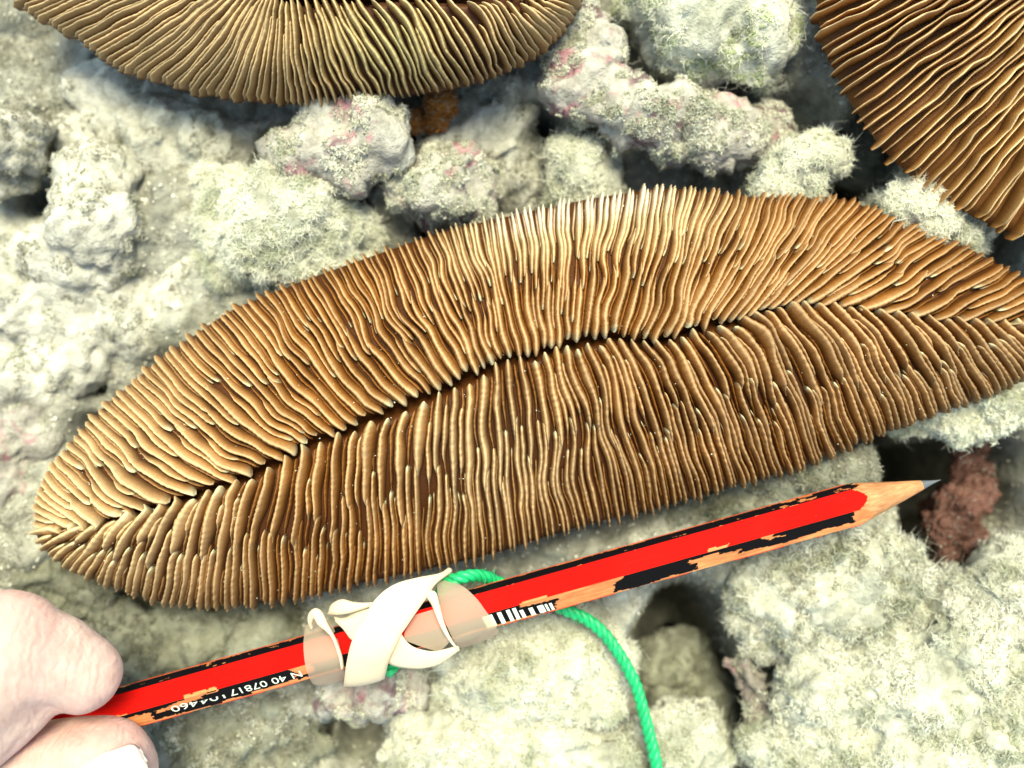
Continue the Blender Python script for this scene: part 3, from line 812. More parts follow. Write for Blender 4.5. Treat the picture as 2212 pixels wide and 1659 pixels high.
right = Coral([Side(rb, 6.6), Side(rt, 5.2)], .0300, .0130, 8, .003, 0.22, 0.8)
specs = []
for sd in (0, 1):
    S = right.sides[sd]; nl = int(S.rim / 22.5)
    for i in range(nl):
        s = float(S.s_at((i + 0.5 + R.uniform(-.15, .15)) / nl * S.rim))
        if i % 2 == 0:
            specs.append(dict(sd=sd, s=s, v0=.04, v1=R.uniform(.985, 1.01), w0=8.2 * R.uniform(.85, 1.15), h0=.0066 * R.uniform(.8, 1.1), tip=0, rimw=.80, wob=4.2, blunt=.6, teeth=1.3))
        else:
            specs.append(dict(sd=sd, s=s, v0=R.uniform(.1, .5), v1=R.uniform(.97, 1.0), w0=R.uniform(5.6, 7.0), h0=R.uniform(.0026, .0040), tip=0, rimw=.85, wob=2.5, blunt=.6, teeth=1.2))
build_coral('coral with tall widely spaced pale-edged ridges in the upper right corner', right, specs, M_CORAL_R, .003)

# ------------------------------------------------------------------ sponges in the hollows
M_SPONGE = simple('orange_sponge', (0.27, 0.105, 0.022), 0.7, 0.05, 0.0, 900, 0.9, .0006, 0.35, 250, ss=.001)
M_SPONGE2 = simple('brown_sponge', (0.105, 0.052, 0.040), 0.75, 0.05, 0.0, 500, 1.0, .0010, 0.5, 160, ss=.001)
def sponge(label, blobs, m, amp):
    parts = []
    for (u, v, z, r) in blobs:
        V, F = ico(3); parts.append((V * px(r, z) + np.array(W(u, v, z)), F))
    V, T, N = fuse(parts, .0004, 2)
    V = V + N * (amp * fbm(V * 420, 3) + amp * 0.8 * np.abs(fbm(V * 1100, 3, 0.7)))[:, None]
    base = np.array([V[:, 0].mean(), V[:, 1].mean(), V[:, 2].min()])
    o = obj('sponge', mesh_np('sponge', V - base, T, m)); o.location = base
    o['label'] = label; o['category'] = 'sponge'
    P, Nn = sample_mesh(V, T, 1800); P, Nn = P[Nn[:, 2] > -0.3], Nn[Nn[:, 2] > -0.3]
    obj('pimples', crumb_mesh('pimples', P - base, Nn, .00020, m), o, kind='stuff')
    P, Nn = sample_mesh(V, T, 900); P, Nn = P[Nn[:, 2] > 0], Nn[Nn[:, 2] > 0]
    obj('algae_turf', turf_mesh('algae_turf', P - base, Nn, .0010, .00013, M_TURF_G), o, kind='stuff')
    return o
sponge('small orange-brown lobed sponge in the dark gap under the upper coral', [(955, 224, .002, 33), (948, 254, .001, 24), (930, 268, .000, 18), (896, 263, .000, 22), (918, 262, -.004, 18), (930, 255, -.013, 30)], M_SPONGE, .0007)
sponge('knobbly pinkish-brown sponge in the dark hollow beyond the pencil point', [(2090, 1010, -.014, 40), (2105, 1060, -.010, 42), (2070, 1090, -.009, 42), (2040, 1140, -.008, 40), (2080, 1165, -.010, 42), (2050, 1200, -.010, 36), (2100, 960, -.018, 35), (2060, 1110, -.024, 60)], M_SPONGE2, .0016)

# ------------------------------------------------------------------ the pencil
PZ = .0185
pa, pb = W(-250, 1674, PZ), W(2034, 1036, PZ)
PL = (pb - pa).length
PR = 0.00352
MM_PER_U = PL / 2284.0                       # metres along the pencil for one picture px of u
def pu(u): return (u + 250.0) * MM_PER_U     # picture u -> distance along the pencil
pen = thing('pencil', 'worn red and black striped pencil with chipped paint held under the long coral', 'pencil', pa)
pen.rotation_euler = (0, 0, math.atan2(pb.y - pa.y, pb.x - pa.x))

def wood_material(name, c1, c2):
    m, n, o = mat(name)
    co = objco(n, False)
    mp = node(n, 'ShaderNodeMapping'); mp.inputs['Scale'].default_value = (0.12, 1, 1)
    n.links.new(co, mp.inputs[0])
    a = noise_n(n, mp.outputs[0], 2200, 4, 0.6)
    b = noise_n(n, co, 260, 3)
    col = mix(n, c1, c2, ramp(n, a, [(0.35, (0, 0, 0)), (0.65, (1, 1, 1))]))
    col = mix(n, col, ramp(n, b, [(0.35, (0.8, 0.78, 0.75)), (0.65, (1.1, 1.1, 1.1))]), 1.0, 'MULTIPLY')
    p = node(n, 'ShaderNodeBsdfPrincipled', {'Roughness': 0.65, 'Specular IOR Level': 0.25})
    n.links.new(col, p.inputs['Base Color'])
    n.links.new(bump(n, a, 0.5, 0.00008), p.inputs['Normal'])
    n.links.new(p.outputs[0], o.inputs[0])
    return m
M_WOOD = wood_material('bare_wood', (0.66, 0.25, 0.085), (0.46, 0.14, 0.045))
M_WOOD_C = wood_material('sharpened_wood', (0.50, 0.24, 0.105), (0.36, 0.15, 0.060))
m, n, o = mat('red_paint')
co = objco(n, False)
mp = node(n, 'ShaderNodeMapping'); mp.inputs['Scale'].default_value = (0.05, 1, 1); n.links.new(co, mp.inputs[0])
st = noise_n(n, mp.outputs[0], 3000, 4, 0.65); sp_ = noise_n(n, co, 700, 4, 0.7); bl = noise_n(n, co, 90, 3)
col = mix(n, (0.50, 0.006, 0.004), (0.27, 0.008, 0.006), ramp(n, st, [(0.50, (0, 0, 0)), (0.72, (0.8, 0.8, 0.8))]))
col = mix(n, col, (0.42, 0.10, 0.05), ramp(n, sp_, [(0.70, (0, 0, 0)), (0.76, (0.6, 0.6, 0.6))]))
col = mix(n, col, ramp(n, bl, [(0.35, (0.80, 0.8, 0.8)), (0.65, (1, 1, 1))]), 1.0, 'MULTIPLY')
p = node(n, 'ShaderNodeBsdfPrincipled', {'Roughness': 0.5, 'Specular IOR Level': 0.01}); n.links.new(col, p.inputs['Base Color'])
n.links.new(bump(n, st, 0.3, .00005), p.inputs['Normal']); n.links.new(p.outputs[0], o.inputs[0])
M_RED = m
M_BLACK = simple('black_paint', (0.007, 0.006, 0.007), 0.5, 0.01)
M_WHITE = simple('white_print', (0.72, 0.76, 0.62), 0.5, 0.3)
M_LEAD = simple('graphite', (0.09, 0.10, 0.11), 0.5, 0.3)

CORN = [math.radians(a) for a in (-23, 37, 97, 157, 217, 277)]   # corner angles in the section plane
def corner(k, r=PR): a = CORN[k % 6]; return np.array([r * math.cos(a), r * math.sin(a)])
def hex_r(a):
    ap = PR * math.cos(math.pi / 6)
    d = (a - CORN[0]) % (math.pi / 3) - math.pi / 6
    return ap / math.cos(d)
CONE = 0.0150                                # length of the sharpened cone for the full radius
def cut_x(r): return PL - CONE * r / PR      # where the cone passes radius r
# wooden barrel: hexagonal prism whose end is cut by the cone
na = 96
aa = np.array([CORN[0] + 2 * math.pi * k / na for k in range(na)])
rr = np.array([hex_r(a) for a in aa])
ring = lambda r, x_: np.stack([np.broadcast_to(x_, (na,)), r * np.cos(aa), r * np.sin(aa)], 1)
Vb = np.concatenate([ring(rr * 0.0 + 1e-5, 0.0), ring(rr * 0.97, 0.0), ring(rr, 0.0003)] + [ring(rr, f * cut_x(rr)) for f in np.linspace(0.05, 1, 20)])
i, j = np.meshgrid(np.arange(22), np.arange(na), indexing='ij')
Fb = np.stack([i * na + j, i * na + (j + 1) % na, (i + 1) * na + (j + 1) % na, (i + 1) * na + j], -1).reshape(-1, 4)
obj('barrel', mesh_np('barrel', Vb, Fb[:, ::-1], M_WOOD, False), pen)
RL = 0.0008
xs_ = [cut_x(rr)] + [PL - CONE * (RL / PR) - (cut_x(rr) * 0)]
fr = np.linspace(0, 1, 10)
rows = []
xl = PL - CONE * RL / PR
for f in fr:
    x_ = cut_x(rr) * (1 - f) + xl * f
    r_ = (PL - x_) / CONE * PR
    r_ = r_ * (1 + 0.012 * np.sin(aa * 5 + f * 9))
    rows.append(ring(r_, x_))
Vc = np.concatenate(rows)
i, j = np.meshgrid(np.arange(len(fr) - 1), np.arange(na), indexing='ij')
Fc = np.stack([i * na + j, i * na + (j + 1) % na, (i + 1) * na + (j + 1) % na, (i + 1) * na + j], -1).reshape(-1, 4)
cone_o = obj('sharpened_cone', mesh_np('sharpened_cone', Vc, Fc[:, ::-1], M_WOOD_C, True), pen)
rows = []
for f in np.linspace(0, 1, 7):
    x_ = xl + (PL - xl) * f * 0.96
    rows.append(ring(np.full(na, max((PL - x_) / CONE * PR * (1 - 0.25 * f), 1e-5)), x_))
rows.append(ring(np.full(na, 1e-5), PL - .0001))
Vl = np.concatenate(rows)
i, j = np.meshgrid(np.arange(7), np.arange(na), indexing='ij')
Fl = np.stack([i * na + j, i * na + (j + 1) % na, (i + 1) * na + (j + 1) % na, (i + 1) * na + j], -1).reshape(-1, 4)
obj('lead', mesh_np('lead', Vl, Fl[:, ::-1], M_LEAD, True), cone_o)

def noise_uw(U, Wd, f=0.02, g=6.0, sd=0.0, o=4): return fbm(np.stack([U * f, Wd * g, np.full_like(U, sd)], -1), o, 0.6)
def in_band(U, lo_, hi_): return (U > lo_) & (U < hi_)
def mask_black_low(U, w_):          # lower striped face: w 0 at the red edge, 1 at the bottom edge
    n1 = noise_uw(U, w_, 0.03, 3, 1.0); n2 = noise_uw(U, w_, 0.006, 0.6, 5.0)
    wj = w_ + 0.16 * n1; uj = U + 22 * n1 + 12 * n2
    keep = wj < 0.87 + 0.08 * n2
    keep &= ~(uj < 262)
    keep &= ~(in_band(uj, 262, 330) & (wj > 0.20 + 0.0 * uj))
    keep &= ~(in_band(uj, 345, 482) & (wj < 0.10 + 0.42 * np.clip((482 - uj) / 130, 0, 1)) & (wj > 0.25 * np.clip((430 - uj) / 90, 0, 1)))
    keep &= ~(in_band(uj, 632, 670) & (wj < 0.62))
    keep &= ~(in_band(U, 540, 640) & (wj > 0.72))
    keep &= ~(in_band(uj, 1188, 1318))
    keep &= ~(in_band(uj, 1120, 1192) & (wj < 0.20))
    keep &= ~(in_band(uj, 1300, 1345) & (wj < 0.35 * (1345 - uj) / 30))
    keep &= ~(in_band(uj, 1495, 1582) & (wj > 0.30))
    keep &= ~(in_band(uj, 1470, 1540) & in_band(wj, 0.12, 0.45))
    keep &= ~(in_band(uj, 1582, 1860) & (wj > 0.66))
    keep &= ~(in_band(uj, 1632, 1668) & (wj < 0.26))
    keep &= ~(uj > 1822)
    return keep
def mask_red(U, w_):
    n1 = noise_uw(U, w_, 0.03, 3, 2.0)
    uj = U + 18 * n1; wj = w_ + 0.10 * n1
    keep = np.ones_like(U, bool)
    keep &= ~(in_band(uj, 410, 478) & (wj > 0.86))
    keep &= ~(in_band(uj, 1115, 1180) & (wj > 0.90))
    keep &= ~(in_band(uj, 1525, 1568) & (wj > 0.88))
    keep &= ~((U < 300) & (wj > 0.80 + 0.2 * (U - 230) / 70))
    return keep
def mask_black_top(U, w_):
    n1 = noise_uw(U, w_, 0.05, 4, 3.0)
    keep = (n1 < 0.42) & (w_ > 0.16 + 0.1 * n1)
    keep &= ~(in_band(U, 1690, 1775) & (n1 > 0.05))
    keep &= ~((U > 1800) & (n1 > 0.15))
    return keep
def paint(name, k, mask, material, off, nw=16, inset=(0.0, 1.0)):
    """a coat of paint on the barrel face between corners k and k+1, with its chips missing; w runs from the upper to the lower edge in the picture"""
    a, b = corner(k), corner(k + 1)
    nrm = (a + b) / 2; nrm /= np.linalg.norm(nrm)
    nx = 760
    X0, X1 = 0.0006, cut_x(PR * math.cos(math.pi / 6))
    X_, Wd = np.meshgrid(np.linspace(X0, X1, nx), np.linspace(inset[0], inset[1], nw), indexing='ij')
    YZ = a + (b - a) * Wd[..., None] + nrm * off
    V = np.concatenate([X_[..., None], YZ], -1)
    F = grid_faces(nx, nw)
    xc = X_.reshape(-1)[F].mean(1); wc = Wd.reshape(-1)[F].mean(1)
    rad = np.linalg.norm(YZ.reshape(-1, 2)[F].mean(1), axis=1)
    ok = mask(xc / MM_PER_U - 250.0, wc) & (xc < cut_x(rad) - .0001)
    o_ = obj(name, mesh_np(name, V.reshape(-1, 3), F[ok][:, ::-1], material, False), pen)
    sm = o_.modifiers.new('coat', 'SOLIDIFY'); sm.thickness = off * 0.9; sm.offset = 1
    return o_
ALL = lambda U, w_: np.ones_like(U, bool)
# the faces from the top of the picture to the bottom; two more out of sight underneath
paint('black_paint', 0, mask_black_top, M_BLACK, .00009)
paint('red_paint', 1, mask_red, M_RED, .00009, 20)
low_coat = paint('black_paint', 2, mask_black_low, M_BLACK, .00009, 22)
paint('red_paint', 3, lambda U, w_: noise_uw(U, w_, .02, 2, 9.) > 0.0, M_RED, .00009)
paint('black_paint', 4, lambda U, w_: noise_uw(U, w_, .02, 2, 19.) < 0.3, M_BLACK, .00009)
paint('red_paint', 5, lambda U, w_: noise_uw(U, w_, .02, 2, 29.) < 0.4, M_RED, .00009)
# red undercoat showing as a line along the upper edge
# printing on the lower black face
a, b = corner(2), corner(3)
e_w = (b - a) / np.linalg.norm(b - a); nrm = (a + b) / 2; nrm /= np.linalg.norm(nrm); FW = np.linalg.norm(b - a)
def face_pt(u, w_, off=.00012): q = a + (b - a) * w_ + nrm * off; return Vector((pu(u), q[0], q[1]))
bars = [(1040, 1061), (1071, 1080), (1090, 1098), (1103, 1111), (1116, 1124), (1135, 1144), (1153, 1166), (1169, 1174), (1178, 1184)]
vb, fb = [], []
for q_, (u0, u1) in enumerate(bars):
    w0_ = 0.06 if u0 < 1112 else 0.24 + 0.02 * q_
    k = len(vb)
    vb += [face_pt(u0, w0_)[:], face_pt(u1, w0_)[:], face_pt(u1 + 3, 0.90)[:], face_pt(u0 + 3, 0.90)[:]]
    fb.append([k, k + 1, k + 2, k + 3])
obj('barcode', mesh_np('barcode', np.array(vb), np.array(fb), M_WHITE, False), low_coat)
def print_text(body, u_right, u_left, w_base, hgt, cut=None):
    """lettering that reads upside down in the picture: starts at u_right, runs towards u_left, its foot towards the red stripe"""
    cu = bpy.data.curves.new('lettering', 'FONT'); cu.body = body; cu.size = 1.0; cu.resolution_u = 3
    to = bpy.data.objects.new('lettering', cu); C.objects.link(to)
    dg = bpy.context.evaluated_depsgraph_get(); dg.update()
    me = bpy.data.meshes.new_from_object(to.evaluated_get(dg))
    bpy.data.objects.remove(to)
    bm = bmesh.new(); bm.from_mesh(me)
    xs2 = [v.co.x for v in bm.verts]; x0, x1 = min(xs2), max(xs2); hy = 0.70
    if cut is not None:
        for (p_, no) in cut:
            bmesh.ops.bisect_plane(bm, geom=bm.verts[:] + bm.edges[:] + bm.faces[:], plane_co=(x0 + p_[0] * (x1 - x0), p_[1] * hy, 0), plane_no=no, clear_inner=True)
    for v in bm.verts:
        f = (v.co.x - x0) / (x1 - x0)
        v.co = face_pt(u_right + (u_left - u_right) * f, w_base + v.co.y / hy * hgt)
    bm.to_mesh(me); bm.free(); me.materials.clear(); me.materials.append(M_WHITE)
    return obj('lettering', me, low_coat)
print_text('N 40 07817', 652, 500, 0.24, 0.44)
print_text('104', 488, 436, 0.24, 0.44, [((0.0, 0.28), (0, 1, 0)), ((1.0, 0.55), (-0.02, 0.02, 0))] if False else [((0.0, 0.42), (0, 1, 0))])
print_text('460', 432, 376, 0.24, 0.44, [((0.0, 0.30), (0.35, 1, 0))])

# ------------------------------------------------------------------ green twisted cord
M_CORD = simple('green_polypropylene', (0.006, 0.36, 0.115), 0.45, 0.45, 0.1, 1500, 0.5, .0001, 0.25, 900, ss=.0008, sr=(.2, 1, .4))
cp = [(1900, 2250, .004), (1700, 2080, .006), (1540, 1920, .008), (1455, 1790, .008), (1424, 1690, .0075), (1417, 1640, .0075), (1405, 1585, .008), (1391, 1530, .008), (1368, 1468, .0085), (1333, 1408, .009), (1288, 1358, .010), (1240, 1325, .0115), (1190, 1300, .0125), (1130, 1275, .0125),
      (1075, 1252, .0135), (1035, 1244, .0165), (1000, 1246, .0190), (968, 1256, .0180), (940, 1300, .0130), (905, 1370, .0120), (872, 1420, .0128), (850, 1444, .0145), (838, 1458, .0150)]
cpath = spline([W(*p) for p in cp], 520)
cpath = cpath + .0006 * np.stack([fbm(cpath * 130 + k_ * 7, 2) for k_ in range(3)], -1)
Tn = np.gradient(cpath, axis=0); ln = np.linalg.norm(Tn, axis=1); Tn /= ln[:, None]
sl = np.cumsum(ln)
Nn = np.cross([0, 0, 1.0], Tn); Nn /= np.linalg.norm(Nn, axis=1)[:, None]; Bn = np.cross(Tn, Nn)
cord = thing('twisted_cord', 'bright green twisted cord trailing from the pencil down to the bottom edge', 'cord', W(1417, 1640, .007))
for k in range(3):
    th = sl / .0046 * 2 * math.pi + k * 2 * math.pi / 3
    hp = cpath + (Nn * np.cos(th)[:, None] + Bn * np.sin(th)[:, None]) * .00052
    V, F = tube(hp, .00060 * (1 + 0.10 * fbm(hp * 400 + k, 2)), 9)
    obj('strand', mesh_np('strand', V - np.array(cord.location), F, M_CORD), cord)

q_ = RN.integers(5, 515, 260); rd = RN.normal(0, 1, (260, 3)); rd /= np.linalg.norm(rd, axis=1)[:, None]
obj('loose_fibre', turf_mesh('loose_fibre', cpath[q_] + rd * .00095 - np.array(cord.location), rd * 0.4 + Tn[q_], .0016, .00007, M_CORD), cord, kind='stuff')

# ------------------------------------------------------------------ rubber band wound round the pencil
m, n, o = mat('latex')
co = objco(n)
colr = mix(n, (0.74, 0.53, 0.35), (0.82, 0.64, 0.46), noise_n(n, co, 150, 3))
p = node(n, 'ShaderNodeBsdfPrincipled', {'Roughness': 0.42, 'Specular IOR Level': 0.15, 'Subsurface Weight': 0.5, 'Subsurface Scale': 0.0015, 'Subsurface Radius': (1, .7, .45)})
n.links.new(colr, p.inputs['Base Color'])
n.links.new(bump(n, noise_n(n, co, 480, 3, 0.6, 1.0), 0.35, .0003), p.inputs['Normal'])
tr = node(n, 'ShaderNodeBsdfTransparent', {'Color': (1, .93, .82, 1)})
mx = node(n, 'ShaderNodeMixShader', {0: 0.27, 1: p.outputs[0], 2: tr.outputs[0]})
n.links.new(mx.outputs[0], o.inputs[0])
M_LATEX = m
for nd in M_LATEX.node_tree.nodes:
    if nd.type == 'MIX_SHADER': nd.inputs[0].default_value = 0.10
m, n, o = mat('latex_stretched')
co = objco(n)
colr = mix(n, (0.80, 0.62, 0.44), (0.86, 0.70, 0.54), noise_n(n, co, 150, 3))
d_ = node(n, 'ShaderNodeBsdfDiffuse', {'Color': colr}); t_ = node(n, 'ShaderNodeBsdfTranslucent', {'Color': colr})
x_ = node(n, 'ShaderNodeMixShader', {0: 0.5, 1: d_.outputs[0], 2: t_.outputs[0]})
tr = node(n, 'ShaderNodeBsdfTransparent', {'Color': (1, .95, .88, 1)})
mx = node(n, 'ShaderNodeMixShader', {0: 0.42, 1: x_.outputs[0], 2: tr.outputs[0]})
n.links.new(mx.outputs[0], o.inputs[0])
M_LATEX_THIN = m
def lp(zx, zy): return (550 + zx / 3.129, 1178 + zy / 3.129)
band = thing('rubber_band', 'pale cream rubber band twisted several times round the middle of the pencil', 'rubber band', W(860, 1370, .0150))
def strip(name, e0, e1, thick=.00032, n=40, thin=False):
    """a strip of latex between two edges, rows of (zoomed x, zoomed y, height above the pencil axis in mm)"""
    E0 = spline([W(*lp(x, y), PZ + z * .001) for x, y, z in e0], n); E1 = spline([W(*lp(x, y), PZ + z * .001) for x, y, z in e1], n)
    f = np.linspace(0, 1, 9)[None, :, None]
    G = E0[:, None] * (1 - f) + E1[:, None] * f
    du = np.gradient(G, axis=0); dv = np.gradient(G, axis=1)
    Nm = np.cross(du, dv); Nm /= np.linalg.norm(Nm, axis=-1)[..., None] + 1e-12
    if Nm[..., 2].mean() < 0: Nm = -Nm
    bow = np.sin(np.pi * f) ** 0.7
    G = G + Nm * bow * .00035
    tk = thick * (0.55 + 0.45 * np.sin(np.pi * np.clip(f, 0.04, 0.96)) ** 0.4)
    A = G + Nm * tk / 2; B = G - Nm * tk / 2
    V = np.concatenate([A.reshape(-1, 3), B.reshape(-1, 3)]) if not thin else G.reshape(-1, 3); k = n * 9   # the stretched turns are a thin film
    F1 = grid_faces(n, 9); F2 = F1[:, ::-1] + k
    rim = np.concatenate([np.arange(9), np.arange(1, n) * 9 + 8, (n - 1) * 9 + np.arange(7, -1, -1), np.arange(n - 2, 0, -1) * 9])
    r2 = np.roll(rim, -1)
    F3 = np.stack([rim, rim + k, r2 + k, r2], 1)
    me = mesh_np(name, V - np.array(band.location), [F1] if thin else [F1, F2, F3], M_LATEX_THIN if thin else M_LATEX)
    bm = bmesh.new(); bm.from_mesh(me); bmesh.ops.recalc_face_normals(bm, faces=bm.faces[:]); bm.to_mesh(me); bm.free()
    return obj(name, me, band)
# left turn round the barrel
strip('loop', [(345, 540, -2.6), (335, 600, 0.6), (330, 680, 2.9), (338, 780, 4.0), (355, 860, 3.0), (392, 935, -0.8), (410, 940, -3.0)],
              [(505, 500, -2.6), (535, 560, 0.6), (565, 650, 2.9), (590, 740, 4.0), (602, 820, 3.0), (606, 900, -0.8), (600, 905, -3.0)], thin=True)
# the lip of that turn, rolled over
strip('fold', [(385, 560, 2.0), (365, 500, 3.0), (370, 455, 3.6), (410, 425, 4.2), (455, 450, 4.8), (500, 540, 5.2), (545, 620, 5.2), (590, 740, 4.8), (604, 830, 3.8)],
              [(395, 545, 2.4), (392, 520, 3.4), (400, 500, 4.0), (415, 505, 4.6), (430, 540, 5.2), (480, 580, 5.4), (525, 635, 5.2), (570, 740, 4.6), (596, 830, 3.6)], n=60)
# small second curl
strip('fold', [(505, 455, 1.0), (520, 400, 2.2), (590, 365, 3.2), (680, 385, 3.8), (800, 390, 4.2)],
              [(515, 470, 1.6), (560, 470, 3.4), (620, 462, 4.2), (700, 440, 4.6), (800, 410, 4.6)])
strip('loop', [(540, 478, 1.2), (600, 490, 2.6), (700, 450, 3.8), (800, 420, 4.2)],
              [(545, 520, 2.4), (600, 570, 3.4), (660, 640, 4.0), (720, 600, 4.2)])
# the broad diagonal turn on top
strip('loop', [(1310, 150, -1.5), (1250, 188, 1.5), (1100, 218, 4.6), (950, 262, 6.2), (830, 350, 6.8), (735, 490, 6.9), (660, 640, 6.6), (622, 790, 5.2), (604, 930, 1.4), (604, 950, -2.0)],
              [(1330, 190, -1.5), (1232, 250, 2.0), (1165, 350, 4.8), (1080, 470, 5.8), (1030, 545, 6.2), (985, 610, 6.4), (945, 690, 6.2), (910, 770, 5.0), (882, 880, 1.4), (876, 900, -2.0)], n=70)
# right turn round the barrel
strip('loop', [(1232, 262, 0.2), (1240, 350, 2.8), (1268, 470, 4.0), (1310, 570, 4.2), (1355, 660, 2.9), (1378, 692, -.6), (1380, 690, -2.5)],
              [(1330, 238, 0.2), (1420, 285, 2.8), (1500, 360, 4.0), (1560, 440, 4.1), (1618, 520, 2.9), (1650, 590, -.6), (1640, 590, -2.5)], thin=True)
# inner fold and the hanging crescent
strip('fold', [(1180, 300, 4.2), (1225, 320, 5.0), (1250, 400, 5.2), (1282, 520, 5.2), (1325, 620, 4.8), (1372, 690, 3.4)],
              [(1160, 350, 4.4), (1195, 400, 5.0), (1222, 470, 5.1), (1262, 560, 5.1), (1310, 640, 4.7), (1352, 692, 3.6)], n=46)
strip('fold', [(985, 590, 5.0), (1030, 655, 5.2), (1090, 695, 5.0), (1200, 718, 4.8), (1290, 702, 4.4), (1375, 680, 3.6)],
              [(890, 790, 3.4), (950, 815, 3.4), (1040, 830, 3.3), (1150, 828, 3.2), (1260, 795, 3.2), (1378, 700, 2.6)], n=46)
strip('loop', [(1085, 470, 3.3), (1040, 540, 3.6), (1015, 590, 3.8), (1010, 640, 3.9)],
              [(1250, 420, 3.4), (1280, 540, 3.8), (1320, 640, 3.6), (1250, 720, 3.2)], n=24, thin=True)

# ------------------------------------------------------------------ the hand
def skin_material():
    m, n, o = mat('skin')
    co = objco(n)
    a = noise_n(n, co, 60, 3); b = noise_n(n, co, 420, 3, 0.6)
    col = mix(n, (0.52, 0.38, 0.33), (0.54, 0.34, 0.30), ramp(n, a, [(0.40, (0, 0, 0)), (0.60, (1, 1, 1))]))
    col = mix(n, col, (0.52, 0.26, 0.23), math_(n, 'MULTIPLY', ramp(n, noise_n(n, co, 130, 4), [(0.52, (0, 0, 0)), (0.72, (1, 1, 1))]), 0.5))
    col = mix(n, col, ramp(n, b, [(0.3, (0.88, 0.87, 0.86)), (0.7, (1.05, 1.05, 1.05))]), 1.0, 'MULTIPLY')
    p = node(n, 'ShaderNodeBsdfPrincipled', {'Roughness': 0.5, 'Specular IOR Level': 0.12, 'Subsurface Weight': 0.35, 'Subsurface Scale': 0.004, 'Subsurface Radius': (1.0, 0.35, 0.2)})
    n.links.new(col, p.inputs['Base Color'])
    wv = node(n, 'ShaderNodeTexWave', {'Scale': 260.0, 'Distortion': 6.0, 'Detail': 2.0, 'Detail Scale': 1.5}); n.links.new(co, wv.inputs['Vector'])
    hh = math_(n, 'ADD', math_(n, 'MULTIPLY', wv.outputs['Fac'], 0.5), noise_n(n, co, 700, 3, 0.6))
    n.links.new(bump(n, hh, 0.6, .00025), p.inputs['Normal'])
    n.links.new(p.outputs[0], o.inputs[0])
    return m
M_SKIN = skin_material()
M_NAIL = simple('nail', (0.66, 0.54, 0.49), 0.35, 0.2, 0.3, ss=.002, sr=(1, .5, .4))
def chain(pts):
    out_ = []
    for q0, q1 in zip(pts[:-1], pts[1:]):
        out_.append(capsule(W(*q0[:3]), W(*q1[:3]), px(q0[3], q0[2]), px(q1[3], q1[2])))
    return out_
hp_ = []
# index: knuckle -> middle joint -> last joint -> pad pressing the pencil
hp_ += chain([(-760, 1760, .032, 170), (-380, 1600, .040, 150), (-110, 1500, .036, 150), (10, 1412, .0325, 136), (105, 1432, .0300, 108), (172, 1456, .0285, 90)])
hp_ += chain([(-300, 1660, .036, 130), (-75, 1560, .0335, 122)])
hp_ += chain([(-260, 1720, .033, 128), (36, 1498, .0310, 98)])
# thumb: base -> joint -> tip under the pencil
th_ = chain([(-900, 2150, .020, 190), (-420, 1850, .022, 160), (-60, 1745, .024, 138), (110, 1692, .0245, 132), (215, 1668, .0240, 122)])
# palm, the three curled fingers and the wrist, all outside the picture
hp_ += chain([(-760, 1600, .028, 165), (-1150, 2000, .020, 230)])
hp_ += chain([(-880, 1500, .020, 150), (-1250, 1900, .016, 230)])
hp_ += chain([(-1050, 1500, .012, 140), (-1350, 1900, .010, 220)])
hp_ += chain([(-900, 2150, .020, 190), (-1250, 2050, .018, 230)])
hp_ += chain([(-840, 1560, .018, 140), (-480, 1400, .020, 118), (-380, 1560, .012, 108), (-560, 1660, .008, 95)])
hp_ += chain([(-960, 1540, .012, 132), (-640, 1380, .010, 112), (-540, 1540, .004, 102), (-700, 1640, .002, 90)])
hp_ += chain([(-1080, 1560, .006, 120), (-820, 1420, .002, 100), (-740, 1540, -.002, 90), (-840, 1620, -.002, 80)])
hp_ += chain([(-1220, 1980, .016, 250), (-1700, 2350, .020, 210), (-2600, 3000, .030, 260)])
V, T, N = fuse(hp_, .0007, 12)
V2, T2, N2 = fuse(th_, .0007, 12)          # the thumb joins the palm outside the picture
T = np.vstack([T, T2 + len(V)]); V = np.vstack([V, V2]); N = np.vstack([N, N2])
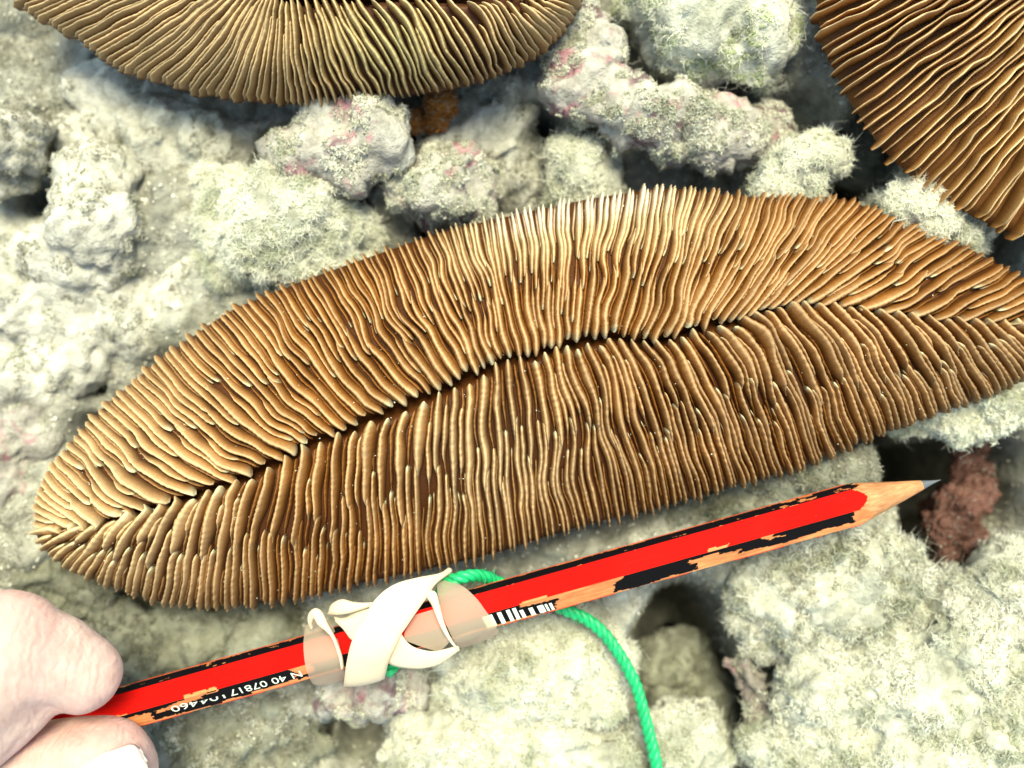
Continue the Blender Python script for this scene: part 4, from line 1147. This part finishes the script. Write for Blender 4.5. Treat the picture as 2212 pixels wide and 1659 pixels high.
# joint creases and pad relief
def dent(V, N, c, r, d):
    q = np.linalg.norm(V - np.array(c), axis=1) / r
    return V - N * (d * np.exp(-q * q * 1.5))[:, None]
V = V + N * (.00035 * fbm(V * 140, 2))[:, None]
V = dent(V, N, W(150, 1355, .034), .0028, .0007)
V = dent(V, N, W(95, 1545, .034), .004, .0012)
def groove(V, N, a, b, wd, d):
    a, b = np.array(a), np.array(b); ab = b - a
    t = np.clip(((V - a) @ ab) / (ab @ ab), 0, 1)
    q = np.linalg.norm((V - a) - t[:, None] * ab, axis=1)
    return V - N * (d * np.exp(-(q / wd) ** 2) * (0.4 + 0.6 * np.sin(np.pi * np.clip(t, .05, .95))))[:, None]
for (a_, b_, d_) in [((10, 1330, .0425), (60, 1420, .0425), .0005), ((-10, 1345, .043), (45, 1440, .042), .0004), ((35, 1320, .042), (78, 1400, .041), .0003), ((60, 1320, .040), (98, 1400, .040), .0002),
                     ((20, 1590, .034), (70, 1700, .036), .0005), ((38, 1580, .034), (88, 1690, .036), .0004), ((0, 1600, .034), (50, 1700, .036), .0003), ((70, 1560, .034), (110, 1650, .036), .0002)]:
    V = groove(V, N, W(*a_), W(*b_), .0009, d_)
hand = thing('hand', 'pale bare hand pinching the blunt end of the pencil at the lower left corner', 'hand', W(-1150, 1900, 0.0))
hb = np.array(hand.location)
me = mesh_np('skin', V - hb, T, M_SKIN)
skin_o = obj('skin', me, hand)
# thumb nail: a curved plate set into the tip
ax0, ax1 = np.array(W(175, 1702, .0255)), np.array(W(350, 1655, .0240))
dirn = ax1 - ax0; Ln = np.linalg.norm(dirn); dirn /= Ln
sidev = np.cross([0, 0, 1.0], dirn); sidev /= np.linalg.norm(sidev); upv = np.cross(dirn, sidev)
nr, nc = 22, 17
G = np.zeros((nr, nc, 3))
hw = px(82, .03)
for i_ in range(nr):
    f = i_ / (nr - 1)
    wl = hw * (1 - max(0, (0.22 - f) / 0.22) ** 2.2 * 0.75) * (1 - max(0, (f - 0.86) / 0.14) ** 2 * 0.45)
    for j_ in range(nc):
        s_ = -1 + 2 * j_ / (nc - 1)
        ang = s_ * 0.95
        G[i_, j_] = ax0 + dirn * (f * Ln - 0.0009 * s_ * s_ * f) + sidev * (wl * math.sin(ang) / math.sin(0.95)) + upv * (px(122, .03) * (math.cos(ang) - 1) * 0.75 + px(124, .03) * (1.0 - 0.26 * f * f) - .0003 + .0007 * f)
Vn = np.concatenate([G.reshape(-1, 3), (G - upv * .0006).reshape(-1, 3)]); k = nr * nc
F1 = grid_faces(nr, nc); rim = np.concatenate([np.arange(nc), np.arange(1, nr) * nc + nc - 1, (nr - 1) * nc + np.arange(nc - 2, -1, -1), np.arange(nr - 2, 0, -1) * nc]); r2 = np.roll(rim, -1)
obj('thumb_nail', mesh_np('thumb_nail', Vn - hb, [F1, F1[:, ::-1] + k, np.stack([rim, rim + k, r2 + k, r2], 1)], M_NAIL), skin_o)
